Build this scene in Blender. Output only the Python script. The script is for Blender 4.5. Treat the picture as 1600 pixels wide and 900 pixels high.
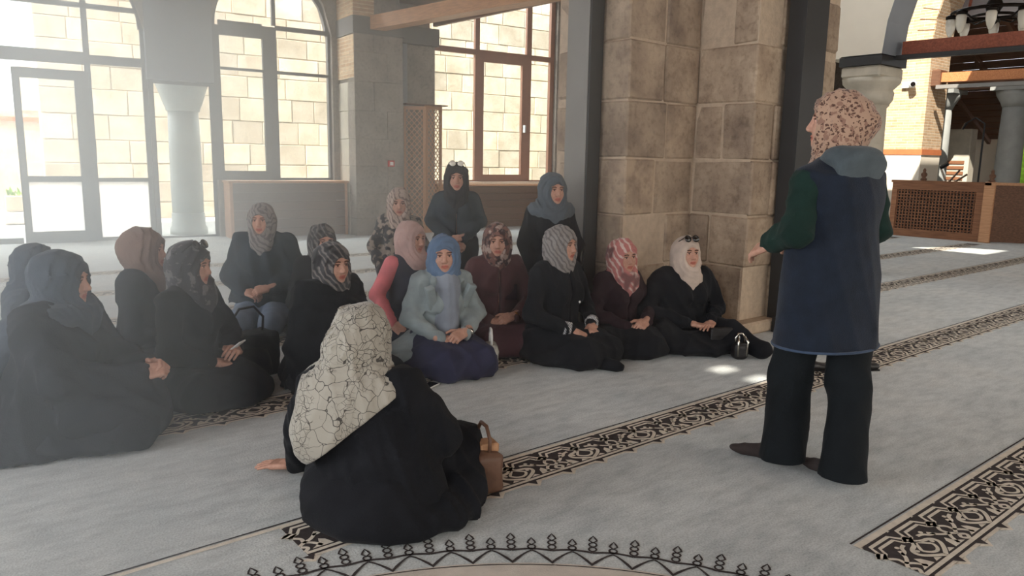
import bpy, bmesh, math, random
import numpy as np
from mathutils import Matrix, Vector
for _o in list(bpy.data.objects): bpy.data.objects.remove(_o)
SC = bpy.context.scene
COL = SC.collection
rnd = random.Random(7)
D2R = math.pi / 180

# ------------------------------------------------------------------ camera
cam_data = bpy.data.cameras.new('camera'); cam = bpy.data.objects.new('camera', cam_data); COL.objects.link(cam)
cam_data.sensor_fit = 'HORIZONTAL'; cam_data.sensor_width = 36.0; cam_data.lens = 1180.0 / 1600 * 36
cam_data.clip_start = 0.05; cam_data.clip_end = 300
def camera_axes():
    f = 1180.0
    ray = lambda u, v: np.array([(u - 800) / f, (v - 450) / f, 1.0])
    up = np.cross(ray(800, 250), ray(1800, 268)); up /= np.linalg.norm(up)
    if up[1] > 0: up = -up
    vp = ray(2270, 276); X = vp - up * (vp @ up); X /= np.linalg.norm(X)
    return np.array([X, np.cross(up, X), up])
_R = camera_axes()
cam.matrix_world = Matrix(((_R[0][0], -_R[0][1], -_R[0][2], 0), (_R[1][0], -_R[1][1], -_R[1][2], 0),
                           (_R[2][0], -_R[2][1], -_R[2][2], 1.34), (0, 0, 0, 1)))
SC.camera = cam
SC.view_settings.view_transform = 'Standard'; SC.view_settings.look = 'None'
SC.view_settings.gamma = 1.0; SC.view_settings.use_curve_mapping = False
SC.view_settings.exposure = 0.22
SC.cycles.use_denoising = True
SC.cycles.max_bounces = 8; SC.cycles.diffuse_bounces = 4; SC.cycles.transparent_max_bounces = 16
SC.cycles.volume_bounces = 1; SC.cycles.sample_clamp_indirect = 6.0

# ------------------------------------------------------------------ sky, sun, added fill lamps
world = bpy.data.worlds.new('sky'); SC.world = world; world.use_nodes = True
_bg = world.node_tree.nodes['Background']; _bg.inputs[0].default_value = (0.88, 0.94, 1.0, 1); _bg.inputs[1].default_value = 2.7
sun_data = bpy.data.lights.new('sun', 'SUN'); sun = bpy.data.objects.new('sun', sun_data); COL.objects.link(sun)
sun_data.energy = 9.5; sun_data.angle = 0.01; sun_data.color = (1.0, 0.93, 0.82)
SUN_DIR = Vector((0.80, 0.30, -0.75)).normalized()
sun.rotation_euler = SUN_DIR.to_track_quat('-Z', 'Y').to_euler()
def area(name, loc, target, sx, sy, watts, col):
    d = bpy.data.lights.new(name, 'AREA'); d.shape = 'RECTANGLE'; d.size = sx; d.size_y = sy; d.energy = watts; d.color = col
    o = bpy.data.objects.new(name, d); COL.objects.link(o); o.location = loc
    o.rotation_euler = (Vector(target) - Vector(loc)).to_track_quat('-Z', 'Y').to_euler(); return o
# added fill lamps set in openings of the unseen side and rear walls
for _y in (-1.5, 3.5, 8.5):
    area('side_fill_light', (-3.35, _y, 2.2), (3, _y, 1.2), 2.2, 2.8, 105, (0.94, 0.97, 1.0))
for _x, _w in ((0.5, 34), (6.5, 75), (12.5, 110)):
    area('rear_fill_light', (_x, -4.85, 2.4), (_x, 0, 0.6), 2.2, 2.8, _w, (1.0, 0.84, 0.64))
# added lamp standing in for courtyard sky, shining down through the window wall
area('courtyard_fill_light', (4.6, 17.2, 7.2), (3.4, 6.0, 0.0), 9.0, 3.5, 3000, (0.90, 0.95, 1.0))

# ------------------------------------------------------------------ helpers
def S(r, g, b):
    f = lambda c: (c / 255 / 12.92) if c / 255 <= 0.04045 else ((c / 255 + 0.055) / 1.055) ** 2.4
    return (f(r), f(g), f(b), 1.0)
def setp(o, **kw):
    for k, v in kw.items():
        if v is not None: o[k] = v
    return o
def empty(name, loc=(0, 0, 0), rz=0.0, label=None, category=None, group=None, kind=None, parent=None):
    o = bpy.data.objects.new(name, None); COL.objects.link(o); o.location = loc; o.rotation_euler = (0, 0, rz)
    o.empty_display_size = 0.1; o.parent = parent
    return setp(o, label=label, category=category, group=group, kind=kind)
def mesh_obj(name, verts, faces, mat=None, parent=None, smooth=False, loc=None, **kw):
    me = bpy.data.meshes.new(name)
    if isinstance(verts, np.ndarray): verts = verts.astype(float).tolist()
    if isinstance(faces, np.ndarray): faces = faces.tolist()
    me.from_pydata(verts, [], faces); me.update()
    if smooth: me.polygons.foreach_set('use_smooth', [True] * len(me.polygons))
    o = bpy.data.objects.new(name, me); COL.objects.link(o)
    if mat: me.materials.append(mat)
    if parent: o.parent = parent
    if loc: o.location = loc
    return setp(o, **kw)
class MB:
    """collects boxes, bars, tubes and lathes of ONE part"""
    def __init__(s): s.v = []; s.f = []
    def add(s, vs, fs):
        n = len(s.v); s.v += [tuple(map(float, p)) for p in vs]; s.f += [tuple(i + n for i in q) for q in fs]; return s
    def box(s, x0, x1, y0, y1, z0, z1):
        return s.add([(x0,y0,z0),(x1,y0,z0),(x1,y1,z0),(x0,y1,z0),(x0,y0,z1),(x1,y0,z1),(x1,y1,z1),(x0,y1,z1)],
                     [(0,3,2,1),(4,5,6,7),(0,1,5,4),(1,2,6,5),(2,3,7,6),(3,0,4,7)])
    def cbox(s, x0, x1, y0, y1, z0, z1, c=0.02, j=0.0, rr=rnd):
        """box with chamfered edges and slightly uneven corners"""
        vs = []; fs = []
        X = (x0, x1); Y = (y0, y1); Z = (z0, z1); idx = {}
        for i in (0, 1):
            for k in (0, 1):
                for l in (0, 1):
                    o = [rr.uniform(-j, j) for _ in range(3)]
                    p = [X[i] + o[0], Y[k] + o[1], Z[l] + o[2]]
                    d = [c if q == 0 else -c for q in (i, k, l)]
                    idx[(i, k, l, 0)] = len(vs); vs.append((p[0], p[1] + d[1], p[2] + d[2]))
                    idx[(i, k, l, 1)] = len(vs); vs.append((p[0] + d[0], p[1], p[2] + d[2]))
                    idx[(i, k, l, 2)] = len(vs); vs.append((p[0] + d[0], p[1] + d[1], p[2]))
        g = lambda i, k, l, a: idx[(i, k, l, a)]
        for i in (0, 1):
            q = [g(i,0,0,0), g(i,1,0,0), g(i,1,1,0), g(i,0,1,0)]; fs.append(q if i else q[::-1])
            q = [g(0,i,0,1), g(0,i,1,1), g(1,i,1,1), g(1,i,0,1)]; fs.append(q if i else q[::-1])
            q = [g(0,0,i,2), g(1,0,i,2), g(1,1,i,2), g(0,1,i,2)]; fs.append(q if i else q[::-1])
        for a in (0, 1):
            for b in (0, 1):
                fs.append([g(a,b,0,0), g(a,b,1,0), g(a,b,1,1), g(a,b,0,1)])
                fs.append([g(a,0,b,0), g(a,1,b,0), g(a,1,b,2), g(a,0,b,2)])
                fs.append([g(0,a,b,1), g(1,a,b,1), g(1,a,b,2), g(0,a,b,2)])
                for l in (0, 1): fs.append([g(a,b,l,0), g(a,b,l,1), g(a,b,l,2)])
        return s.add(vs, fs)
    def bar(s, a, b, wx, wy, up=(0, 0, 1)):
        a = np.array(a, float); b = np.array(b, float); d = b - a; d /= np.linalg.norm(d)
        u = np.cross(d, np.array(up, float))
        if np.linalg.norm(u) < 1e-5: u = np.cross(d, np.array([1.0, 0, 0]))
        u /= np.linalg.norm(u); v = np.cross(u, d)
        vs = [p + u * sx * wx / 2 + v * sy * wy / 2 for p in (a, b) for sx, sy in ((-1,-1),(1,-1),(1,1),(-1,1))]
        return s.add(vs, [(0,1,2,3),(7,6,5,4),(0,4,5,1),(1,5,6,2),(2,6,7,3),(3,7,4,0)])
    def tube(s, pts, r, n=8, closed=False):
        pts = [np.array(p, float) for p in pts]; m = len(pts); vs = []; fs = []; prev = None
        for i, p in enumerate(pts):
            d = pts[(i + 1) % m] - pts[i - 1] if closed else pts[min(i + 1, m - 1)] - pts[max(i - 1, 0)]
            d = d / (np.linalg.norm(d) + 1e-9)
            if prev is None:
                prev = np.cross(d, (0, 0, 1.0))
                if np.linalg.norm(prev) < 0.1: prev = np.cross(d, (1.0, 0, 0))
            u = prev - d * (prev @ d); u /= np.linalg.norm(u); prev = u; v = np.cross(d, u)
            rr = r[i] if hasattr(r, '__len__') else r
            for k in range(n):
                a = 2 * math.pi * k / n; vs.append(p + u * rr * math.cos(a) + v * rr * math.sin(a))
        for i in range(m if closed else m - 1):
            for k in range(n):
                a = i * n + k; b = i * n + (k + 1) % n; c = ((i + 1) % m) * n
                fs.append((a, b, c + (k + 1) % n, c + k))
        if not closed: fs += [tuple(range(n))[::-1], tuple(range((m - 1) * n, m * n))]
        return s.add(vs, fs)
    def lathe(s, prof, c=(0, 0, 0), n=24):
        vs = [(c[0] + r * math.cos(2*math.pi*k/n), c[1] + r * math.sin(2*math.pi*k/n), c[2] + z) for r, z in prof for k in range(n)]
        fs = [(i*n+k, i*n+(k+1)%n, (i+1)*n+(k+1)%n, (i+1)*n+k) for i in range(len(prof)-1) for k in range(n)]
        fs += [tuple(range(n))[::-1], tuple(range((len(prof)-1)*n, len(prof)*n))]
        return s.add(vs, fs)
    def ribbon(s, pts, w, z, closed=False):
        """flat strip of width w along a 2D polyline"""
        P = [np.array(p, float) for p in pts]; m = len(P); vs = []; fs = []
        for i in range(m):
            d = P[(i+1) % m] - P[i-1] if closed else P[min(i+1, m-1)] - P[max(i-1, 0)]
            d /= (np.linalg.norm(d) + 1e-9); nrm = np.array([-d[1], d[0]])
            ww = w[i] if hasattr(w, '__len__') else w
            for sg in (-1, 1): q = P[i] + nrm * sg * ww / 2; vs.append((q[0], q[1], z))
        for i in range(m if closed else m - 1):
            a = 2*i; b = 2*((i+1) % m); fs.append((a, b, b+1, a+1))
        return s.add(vs, fs)
    def poly(s, pts, z): return s.add([(p[0], p[1], z) for p in pts], [tuple(range(len(pts)))])
    def build(s, name, mat, parent=None, smooth=False, loc=None, **kw):
        return mesh_obj(name, s.v, s.f, mat, parent, smooth, loc, **kw)

# ------------------------------------------------------------------ materials
class NT:
    def __init__(s, name):
        s.m = bpy.data.materials.new(name); s.m.use_nodes = True; s.t = s.m.node_tree; s.n = s.t.nodes; s.l = s.t.links
        s.b = s.n['Principled BSDF']; s.tc = s.n.new('ShaderNodeTexCoord')
    def new(s, typ, **kw):
        x = s.n.new(typ)
        for k, v in kw.items():
            if k.startswith('_'): setattr(x, k[1:], v)
            else: x.inputs[k.replace('__', ' ')].default_value = v
        return x
    def link(s, a, b): s.l.new(a, b)
    def noise(s, scale, detail=3.0, rough=0.55, coord='Object', stretch=None):
        x = s.new('ShaderNodeTexNoise', Scale=scale, Detail=detail, Roughness=rough)
        src = s.tc.outputs[coord]
        if stretch:
            mp = s.new('ShaderNodeMapping'); mp.inputs['Scale'].default_value = stretch; s.link(src, mp.inputs[0]); src = mp.outputs[0]
        s.link(src, x.inputs['Vector']); return x
    def ramp(s, fac, stops):
        x = s.new('ShaderNodeValToRGB'); e = x.color_ramp.elements
        while len(e) < len(stops): e.new(0.5)
        for i, (p, c) in enumerate(stops): e[i].position = p; e[i].color = c
        s.link(fac, x.inputs[0]); return x
    def mix(s, fac, a, b, blend='MIX'):
        x = s.new('ShaderNodeMix', _data_type='RGBA', _blend_type=blend)
        for inp, val in ((x.inputs[0], fac), (x.inputs[6], a), (x.inputs[7], b)):
            if hasattr(val, 'links'): s.link(val, inp)
            else: inp.default_value = val
        return x.outputs[2]
    def bump(s, height, strength=0.3, dist=0.01):
        x = s.new('ShaderNodeBump', Strength=strength, Distance=dist); s.link(height, x.inputs['Height']); s.link(x.outputs[0], s.b.inputs['Normal'])
def scale_c(c, k): return (min(c[0]*k, 1), min(c[1]*k, 1), min(c[2]*k, 1), 1)
def M(name, col, rough=0.8, var=0.12, scale=6.0, bump=0.0, bscale=60.0, metal=0.0, spec=0.3, per_obj=0.0, stretch=None, sheen=0.0):
    t = NT(name); b = t.b
    n = t.noise(scale, stretch=stretch)
    r = t.ramp(n.outputs['Fac'], [(0.3, scale_c(col, 1 - var)), (0.7, scale_c(col, 1 + var))]); c = r.outputs[0]
    if per_obj:
        oi = t.new('ShaderNodeObjectInfo')
        rr = t.ramp(oi.outputs['Random'], [(0.0, (1-per_obj, 1-per_obj, 1-per_obj, 1)), (1.0, (1+per_obj*0.6, 1+per_obj*0.5, 1+per_obj*0.35, 1))])
        c = t.mix(1.0, c, rr.outputs[0], 'MULTIPLY')
    t.link(c, b.inputs['Base Color'])
    b.inputs['Roughness'].default_value = rough; b.inputs['Metallic'].default_value = metal
    b.inputs['Specular IOR Level'].default_value = spec
    if sheen: b.inputs['Sheen Weight'].default_value = sheen
    if bump:
        bn = t.noise(bscale, detail=4, stretch=stretch); t.bump(bn.outputs['Fac'], bump, 0.01)
    return t.m
def M_stone(name, c1, c2, c3, rough=0.9, per_obj=0.14, scale=3.0, bump=0.6, soft=.7):
    t = NT(name); b = t.b
    n1 = t.noise(scale, 5, 0.6); n2 = t.noise(scale * 7, 6, 0.65); v = t.new('ShaderNodeTexVoronoi', Scale=scale * 9.0)
    t.link(t.tc.outputs['Object'], v.inputs['Vector'])
    r = t.ramp(n1.outputs['Fac'], [(0.32, c1), (0.5, c2), (0.68, c3)])
    r2 = t.ramp(n2.outputs['Fac'], [(0.36, (0.55, 0.52, 0.5, 1)), (0.5, (1, 1, 1, 1))])
    c = t.mix(soft, r.outputs[0], r2.outputs[0], 'MULTIPLY')
    oi = t.new('ShaderNodeObjectInfo')
    rr = t.ramp(oi.outputs['Random'], [(0.0, (1-per_obj, 1-per_obj, 1-per_obj, 1)), (1.0, (1+per_obj*0.5, 1+per_obj*0.45, 1+per_obj*0.3, 1))])
    c = t.mix(1.0, c, rr.outputs[0], 'MULTIPLY'); t.link(c, b.inputs['Base Color'])
    b.inputs['Roughness'].default_value = rough; b.inputs['Specular IOR Level'].default_value = 0.15
    t.bump(t.mix(0.35, n2.outputs['Fac'], v.outputs['Distance']), bump, 0.012)
    return t.m
def M_wood(name, c1, c2, rough=0.55, stretch=(30, 2, 30), per_obj=0.1):
    t = NT(name); b = t.b
    n = t.noise(1.6, 5, 0.6, stretch=stretch)
    r = t.ramp(n.outputs['Fac'], [(0.3, c1), (0.7, c2)])
    oi = t.new('ShaderNodeObjectInfo'); rr = t.ramp(oi.outputs['Random'], [(0.0, (1-per_obj,)*3+(1,)), (1.0, (1+per_obj,)*3+(1,))])
    t.link(t.mix(1.0, r.outputs[0], rr.outputs[0], 'MULTIPLY'), b.inputs['Base Color'])
    b.inputs['Roughness'].default_value = rough; b.inputs['Specular IOR Level'].default_value = 0.3
    t.bump(n.outputs['Fac'], 0.15, 0.005); return t.m
def M_brick(name, c1, c2, mortar, axis='yz', bw=0.26, bh=0.062):
    t = NT(name); b = t.b
    sp = t.new('ShaderNodeSeparateXYZ'); t.link(t.tc.outputs['Object'], sp.inputs[0]); cb = t.new('ShaderNodeCombineXYZ')
    t.link(sp.outputs['XYZ'.index(axis[0].upper())], cb.inputs[0]); t.link(sp.outputs['XYZ'.index(axis[1].upper())], cb.inputs[1])
    x = t.new('ShaderNodeTexBrick', Color1=c1, Color2=c2, Mortar=mortar, Scale=1.0)
    x.inputs['Brick Width'].default_value = bw; x.inputs['Row Height'].default_value = bh; x.inputs['Mortar Size'].default_value = 0.010
    x.inputs['Mortar Smooth'].default_value = 0.3
    t.link(cb.outputs[0], x.inputs['Vector']); n = t.noise(14, 4); r = t.ramp(n.outputs['Fac'], [(0.3, (0.75,)*3+(1,)), (0.65, (1.05,)*3+(1,))])
    t.link(t.mix(0.8, x.outputs['Color'], r.outputs[0], 'MULTIPLY'), b.inputs['Base Color'])
    b.inputs['Roughness'].default_value = 0.95; b.inputs['Specular IOR Level'].default_value = 0.1
    inv = t.new('ShaderNodeMath', _operation='SUBTRACT'); inv.inputs[0].default_value = 1.0; t.link(x.outputs['Fac'], inv.inputs[1])
    t.bump(inv.outputs[0], 0.8, 0.02); return t.m
def M_glass(name, tint=(0.96, 0.98, 0.97, 1)):
    t = NT(name); t.n.remove(t.b)
    tr = t.new('ShaderNodeBsdfTransparent', Color=tint); gl = t.new('ShaderNodeBsdfGlossy', Roughness=0.02)
    gl.inputs['Color'].default_value = (1, 1, 1, 1)
    mx = t.new('ShaderNodeMixShader'); mx.inputs[0].default_value = 0.05
    t.link(tr.outputs[0], mx.inputs[1]); t.link(gl.outputs[0], mx.inputs[2]); t.link(mx.outputs[0], t.n['Material Output'].inputs[0]); return t.m
def M_frosted(name, col):
    t = NT(name); t.n.remove(t.b)
    tr = t.new('ShaderNodeBsdfTranslucent', Color=col); df = t.new('ShaderNodeBsdfDiffuse', Color=col); tp = t.new('ShaderNodeBsdfTransparent', Color=(1, 1, 1, 1))
    m1 = t.new('ShaderNodeMixShader'); m1.inputs[0].default_value = 0.25; t.link(tr.outputs[0], m1.inputs[1]); t.link(df.outputs[0], m1.inputs[2])
    m2 = t.new('ShaderNodeMixShader'); m2.inputs[0].default_value = 0.35; t.link(m1.outputs[0], m2.inputs[1]); t.link(tp.outputs[0], m2.inputs[2])
    t.link(m2.outputs[0], t.n['Material Output'].inputs[0]); return t.m
def M_carpet():
    t = NT('carpet_wool'); b = t.b
    n1 = t.noise(1.3, 4, 0.6); n2 = t.noise(9, 5, 0.7, stretch=(0.6, 1.6, 1)); n3 = t.noise(130, 2, 0.6)
    r = t.ramp(n1.outputs['Fac'], [(0.3, S(176, 181, 180)), (0.55, S(192, 195, 192)), (0.75, S(200, 200, 194))])
    r2 = t.ramp(n2.outputs['Fac'], [(0.3, (0.66, 0.67, 0.68, 1)), (0.6, (1.05, 1.05, 1.05, 1))])
    r3 = t.ramp(n3.outputs['Fac'], [(0.3, (0.62,)*3+(1,)), (0.6, (1.08,)*3+(1,))])
    c = t.mix(0.8, r.outputs[0], r2.outputs[0], 'MULTIPLY'); c = t.mix(0.7, c, r3.outputs[0], 'MULTIPLY')
    t.link(c, b.inputs['Base Color']); b.inputs['Roughness'].default_value = 0.95; b.inputs['Specular IOR Level'].default_value = 0.15
    b.inputs['Sheen Weight'].default_value = 0.25; b.inputs['Sheen Roughness'].default_value = 0.5
    t.bump(n3.outputs['Fac'], 0.35, 0.006); return t.m
def M_print(name, base, ink, kind, scale, rough=0.85, thr=0.06, ink2=None):
    """printed cloth: leaf lines, spots, stripes or flowers"""
    t = NT(name); b = t.b; co = t.tc.outputs['Object']
    if kind == 'leaf':
        nz = t.noise(scale * 0.6, 2); mp = t.mix(0.06, co, nz.outputs['Color'])
        v = t.new('ShaderNodeTexVoronoi', _feature='DISTANCE_TO_EDGE', Scale=scale); t.link(mp, v.inputs['Vector'])
        v2 = t.new('ShaderNodeTexVoronoi', _feature='DISTANCE_TO_EDGE', Scale=scale * 2.3); t.link(mp, v2.inputs['Vector'])
        nn = t.noise(scale * 0.5, 2); gate = t.ramp(nn.outputs['Fac'], [(0.47, (0, 0, 0, 1)), (0.53, (1, 1, 1, 1))])
        l1 = t.ramp(v.outputs['Distance'], [(thr * 0.5, (1, 1, 1, 1)), (thr, (0, 0, 0, 1))]); l2 = t.ramp(v2.outputs['Distance'], [(thr * 0.7, (1, 1, 1, 1)), (thr * 1.3, (0, 0, 0, 1))])
        g2 = t.mix(1.0, l2.outputs[0], gate.outputs[0], 'MULTIPLY'); fac = t.mix(1.0, l1.outputs[0], g2, 'LIGHTEN')
    elif kind == 'spots':
        v = t.new('ShaderNodeTexVoronoi', Scale=scale); nz = t.noise(scale * 0.8, 2); t.link(t.mix(0.03, co, nz.outputs['Color']), v.inputs['Vector'])
        fac = t.ramp(v.outputs['Distance'], [(thr, (1, 1, 1, 1)), (thr + 0.08, (0, 0, 0, 1))]).outputs[0]
    elif kind == 'stripes':
        w = t.new('ShaderNodeTexWave', Scale=scale, Distortion=6.0); w.inputs['Detail Scale'].default_value = 1.2; w.bands_direction = 'DIAGONAL'
        t.link(co, w.inputs['Vector']); fac = t.ramp(w.outputs['Fac'], [(thr, (0, 0, 0, 1)), (thr + 0.1, (1, 1, 1, 1))]).outputs[0]
    else:
        nz = t.noise(scale, 3, 0.5); fac = t.ramp(nz.outputs['Fac'], [(thr, (0, 0, 0, 1)), (thr + 0.03, (1, 1, 1, 1))]).outputs[0]
    c = t.mix(fac, base, ink)
    if ink2:
        nz = t.noise(scale * 0.55, 2); f2 = t.ramp(nz.outputs['Fac'], [(0.55, (0, 0, 0, 1)), (0.6, (1, 1, 1, 1))]); c = t.mix(f2.outputs[0], c, ink2)
    t.link(c, b.inputs['Base Color']); b.inputs['Roughness'].default_value = rough; b.inputs['Specular IOR Level'].default_value = 0.25
    b.inputs['Sheen Weight'].default_value = 0.2
    wv = t.noise(240, 2); t.bump(wv.outputs['Fac'], 0.15, 0.003); return t.m
def cloth(name, r, g, b, var=0.18, rough=0.88): return M(name, S(r, g, b), rough, var, 9.0, 0.25, 180.0, spec=0.2, sheen=0.03 if r + g + b < 200 else 0.12)

MAT = dict(
    carpet=M_carpet(),
    band_dark=M('border_charcoal_wool', S(62, 55, 54), 0.95, 0.2, 40, 0.3, 200),
    band_cream=M('border_cream_wool', S(216, 206, 190), 0.95, 0.1, 30, 0.3, 200),
    med_cream=M('medallion_cream_wool', S(198, 188, 176), 0.95, 0.1, 12, 0.3, 200),
    pier_stone=M_stone('pier_limestone', S(136, 118, 104), S(170, 150, 130), S(190, 170, 148), per_obj=0.16, soft=.5, bump=.8),
    mortar=M('pier_mortar', S(188, 168, 146), 0.95, 0.12, 20, 0.5, 60),
    wall_stone=M_stone('wall_greystone', S(128, 120, 112), S(146, 137, 127), S(158, 150, 140), bump=0.2, per_obj=0.08),
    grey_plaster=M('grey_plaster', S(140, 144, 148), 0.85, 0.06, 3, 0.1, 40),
    band_grey=M('band_grey_metal', S(108, 104, 100), 0.7, 0.08, 5, 0.1, 40),
    ceiling=M_wood('ceiling_boards', S(96, 66, 50), S(132, 96, 74), 0.7),
    facade_a=M_stone('facade_sandstone', S(206, 192, 170), S(222, 210, 190), S(234, 224, 206), bump=0.25, per_obj=0.26, soft=.4),
    facade_mortar=M('facade_mortar', S(238, 228, 208), 0.95, 0.06, 10, 0.3, 50),
    court=M('courtyard_paving', S(206, 202, 196), 0.9, 0.08, 2, 0.2, 30),
    marble=M('weathered_marble', S(186, 192, 190), 0.6, 0.12, 3, 0.15, 30),
    frame=M('window_frame_grey', S(98, 98, 100), 0.5, 0.05, 10),
    frame_brown=M('window_frame_brown', S(146, 104, 84), 0.5, 0.08, 10),
    glass=M_glass('window_glass'), frosted=M_frosted('frosted_film', (0.93, 0.95, 0.94, 1)),
    steel=M('painted_steel_grey', S(132, 128, 122), 0.55, 0.05, 4, spec=0.4),
    steel_dark=M('painted_steel_charcoal', S(48, 47, 46), 0.5, 0.06, 4, spec=0.4),
    wood=M_wood('walnut', S(112, 74, 52), S(150, 104, 74), 0.5),
    wood_dark=M_wood('dark_walnut', S(84, 58, 44), S(116, 84, 64), 0.5),
    wood_light=M_wood('honey_wood', S(172, 124, 90), S(204, 158, 120), 0.5),
    wood_orange=M_wood('beam_pine', S(170, 104, 64), S(206, 140, 92), 0.55, (2, 30, 30)),
    wood_red=M_wood('beam_red', S(112, 60, 44), S(150, 86, 64), 0.55, (2, 30, 30)),
    plaster=M('cream_plaster', S(228, 218, 200), 0.9, 0.05, 2, 0.1, 30),
    brick=M_brick('pale_brick', S(216, 188, 154), S(196, 160, 124), S(224, 204, 176)),
    brick_x=M_brick('pale_brick_shaded', S(206, 178, 146), S(188, 154, 120), S(216, 198, 172), axis='xz'),  # darker copy for front and soffit, their shade put into the colour
    paint_orange=M('ochre_paint', S(188, 112, 70), 0.8, 0.08, 6),
    capital=M('capital_stone', S(188, 180, 164), 0.8, 0.1, 6, 0.2, 40),
    grey_column=M('grey_column_stone', S(150, 152, 148), 0.7, 0.1, 4, 0.2, 30),
    black=M('black_plastic', S(28, 28, 30), 0.4, 0.1, 20), white=M('white_plastic', S(232, 232, 228), 0.4, 0.03, 10),
    red=M('red_plastic', S(190, 50, 42), 0.4, 0.05, 10), chrome=M('bright_metal', S(200, 196, 186), 0.2, 0.05, 10, metal=1.0),
    gold=M('gold_metal', S(206, 160, 84), 0.25, 0.05, 10, metal=1.0),
    iron=M('black_iron', S(40, 34, 30), 0.45, 0.1, 20, metal=0.6),
    lampglass=M('lamp_glass', S(240, 234, 220), 0.15, 0.02, 10, spec=0.6),
    leaf=M('garden_leaves', S(126, 170, 52), 0.8, 0.4, 9, 0.3, 20),
    leather_black=M('black_leather', S(30, 28, 29), 0.42, 0.15, 30, 0.2, 120, spec=0.5),
    leather_brown=M('brown_leather', S(104, 76, 60), 0.5, 0.15, 20, 0.2, 120, spec=0.4),
    paper=M('white_paper', S(226, 226, 224), 0.8, 0.03, 10),
    lens=M('dark_lens', S(20, 18, 18), 0.08, 0.05, 10, spec=0.8),
)

# ================================================================== THE SETTING
WO = (2.4, 12.9, 0.0); WR = -5.5 * D2R            # frame of the window wall: x along the wall, y outwards, z up
def on_wall(o): o.location = WO; o.rotation_euler = (0, 0, WR); return o

# ---- floor: carpet with woven borders and a medallion
floor = mesh_obj('floor', [(-4, -6, 0), (30, -6, 0), (30, 16, 0), (-4, 16, 0)], [(0, 1, 2, 3)], MAT['carpet'], kind='structure',
                 label='grey wool carpet with arabesque border bands across the hall', )
def ell_arc(cx, cy, rx, ry, a0, a1, n=9): return [(cx + rx*math.cos((a0+(a1-a0)*i/n)*D2R), cy + ry*math.sin((a0+(a1-a0)*i/n)*D2R)) for i in range(n+1)]
def smooth2(pts, it=2):
    for _ in range(it):
        q = [pts[0]]
        for a, b in zip(pts[:-1], pts[1:]): q += [(a[0]*.75+b[0]*.25, a[1]*.75+b[1]*.25), (a[0]*.25+b[0]*.75, a[1]*.25+b[1]*.75)]
        pts = q + [pts[-1]]
    return pts
def border(y0, xa, xb, lines_from=None):
    """one carpet border: y0 is its lower rule; a motif every 0.4 m"""
    dark = MB(); cream = MB(); w = 0.0145
    cream.add([(xa, y0-.018, .0010), (xb, y0-.018, .0010), (xb, y0+.262, .0010), (xa, y0+.262, .0010)], [(0, 1, 2, 3)])
    dark.add([(xa, y0-.004, .0020), (xb, y0-.004, .0020), (xb, y0+.235, .0020), (xa, y0+.235, .0020)], [(0, 1, 2, 3)])
    dark.add([(lines_from or xa, y0+.268, .0020), (xb, y0+.268, .0020), (xb, y0+.276, .0020), (lines_from or xa, y0+.276, .0020)], [(0, 1, 2, 3)])
    if lines_from: cream.add([(lines_from, y0+.240, .0015), (xa, y0+.240, .0015), (xa, y0+.262, .0015), (lines_from, y0+.262, .0015)], [(0, 1, 2, 3)])
    z = .0030
    cream.add([(xa, y0+.006, z), (xb, y0+.006, z), (xb, y0+.022, z), (xa, y0+.022, z)], [(0, 1, 2, 3)])
    k = 0; x = xa
    while x + .4 <= xb + 1e-6:
        if x > 15: break
        P = lambda pts: [(x + p[0], y0 + p[1]) for p in pts]
        R = lambda pts, ww=w, sm=2: cream.ribbon(P(smooth2(pts, sm) if sm else pts), ww, z)
        for m in (0.0, 0.2):                                     # spikes below the rule, angular interlace on top
            cream.poly(P([(m-.045, -.016), (m+.004, -.052), (m+.045, -.016)]), .0010)
            dark.poly(P([(m-.022, -.004), (m+.004, -.036), (m+.022, -.004)]), .0020)
            R([(m-.03, .158), (m+.012, .178), (m+.03, .214), (m+.16, .214), (m+.185, .178), (m+.215, .160)], w, 0)
            R([(m-.015, .142), (m+.03, .160), (m+.05, .190), (m+.15, .190), (m+.165, .160), (m+.2, .142)], w*.9, 0)
            cream.poly(P([(m-.03, .160), (m, .185), (m+.03, .160), (m, .135)]), z)
            cream.poly(P([(m-.008, .229), (m, .240), (m+.008, .229)]), z)
        # ogee palmette under the knot at .2
        for s in (-1, 1):
            f = lambda pts: [(.2 + s*a, b) for a, b in pts]
            R(f([(.0, .15), (.02, .125), (.075, .115), (.085, .085), (.05, .055), (.0, .028)]), w*1.15)
            R(f([(.0, .135), (.03, .105), (.045, .09), (.025, .065), (.0, .058)]), w*.9)
            R(f([(.055, .150), (.085, .145), (.1, .125), (.13, .120)]), w)
            cream.poly(P(f([(.09, .03), (.17, .03), (.135, .055), (.125, .085), (.105, .07)])), z)
            cream.poly(P(f([(.03, .03), (.075, .03), (.058, .047)])), z)
        # crossing stems and leaves around the knot at 0 / .4
        for o in (0.0, 0.4):
            s = 1 if o == 0 else -1
            f = lambda pts: [(o + s*a, b) for a, b in pts]
            R(f([(.0, .14), (.03, .115), (.02, .09), (.05, .07), (.07, .035)]), w)
            R(f([(.0, .07), (.02, .085), (.06, .1), (.09, .14)]), w)
            R(f([(.0, .025), (.025, .045), (.0, .062)]), w)
        for c in ((.105, .155), (.295, .155), (.14, .10), (.26, .10)): cream.poly(P(ell_arc(c[0], c[1], .010, .009, 0, 360, 7)[:-1]), z)
        x += .4; k += 1
    dark.build('carpet_border_ground', MAT['band_dark'], floor); cream.build('carpet_border_motif', MAT['band_cream'], floor)
border(2.272, .98, 15.38, -2.0); border(0.905, 2.55, 12.95); border(3.755, -1.62, 17.38); border(5.12, -1.62, 14.98); border(6.52, -1.62, 14.98)
border(7.92, -1.62, 14.98); border(9.32, -1.62, 11.98)
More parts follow.
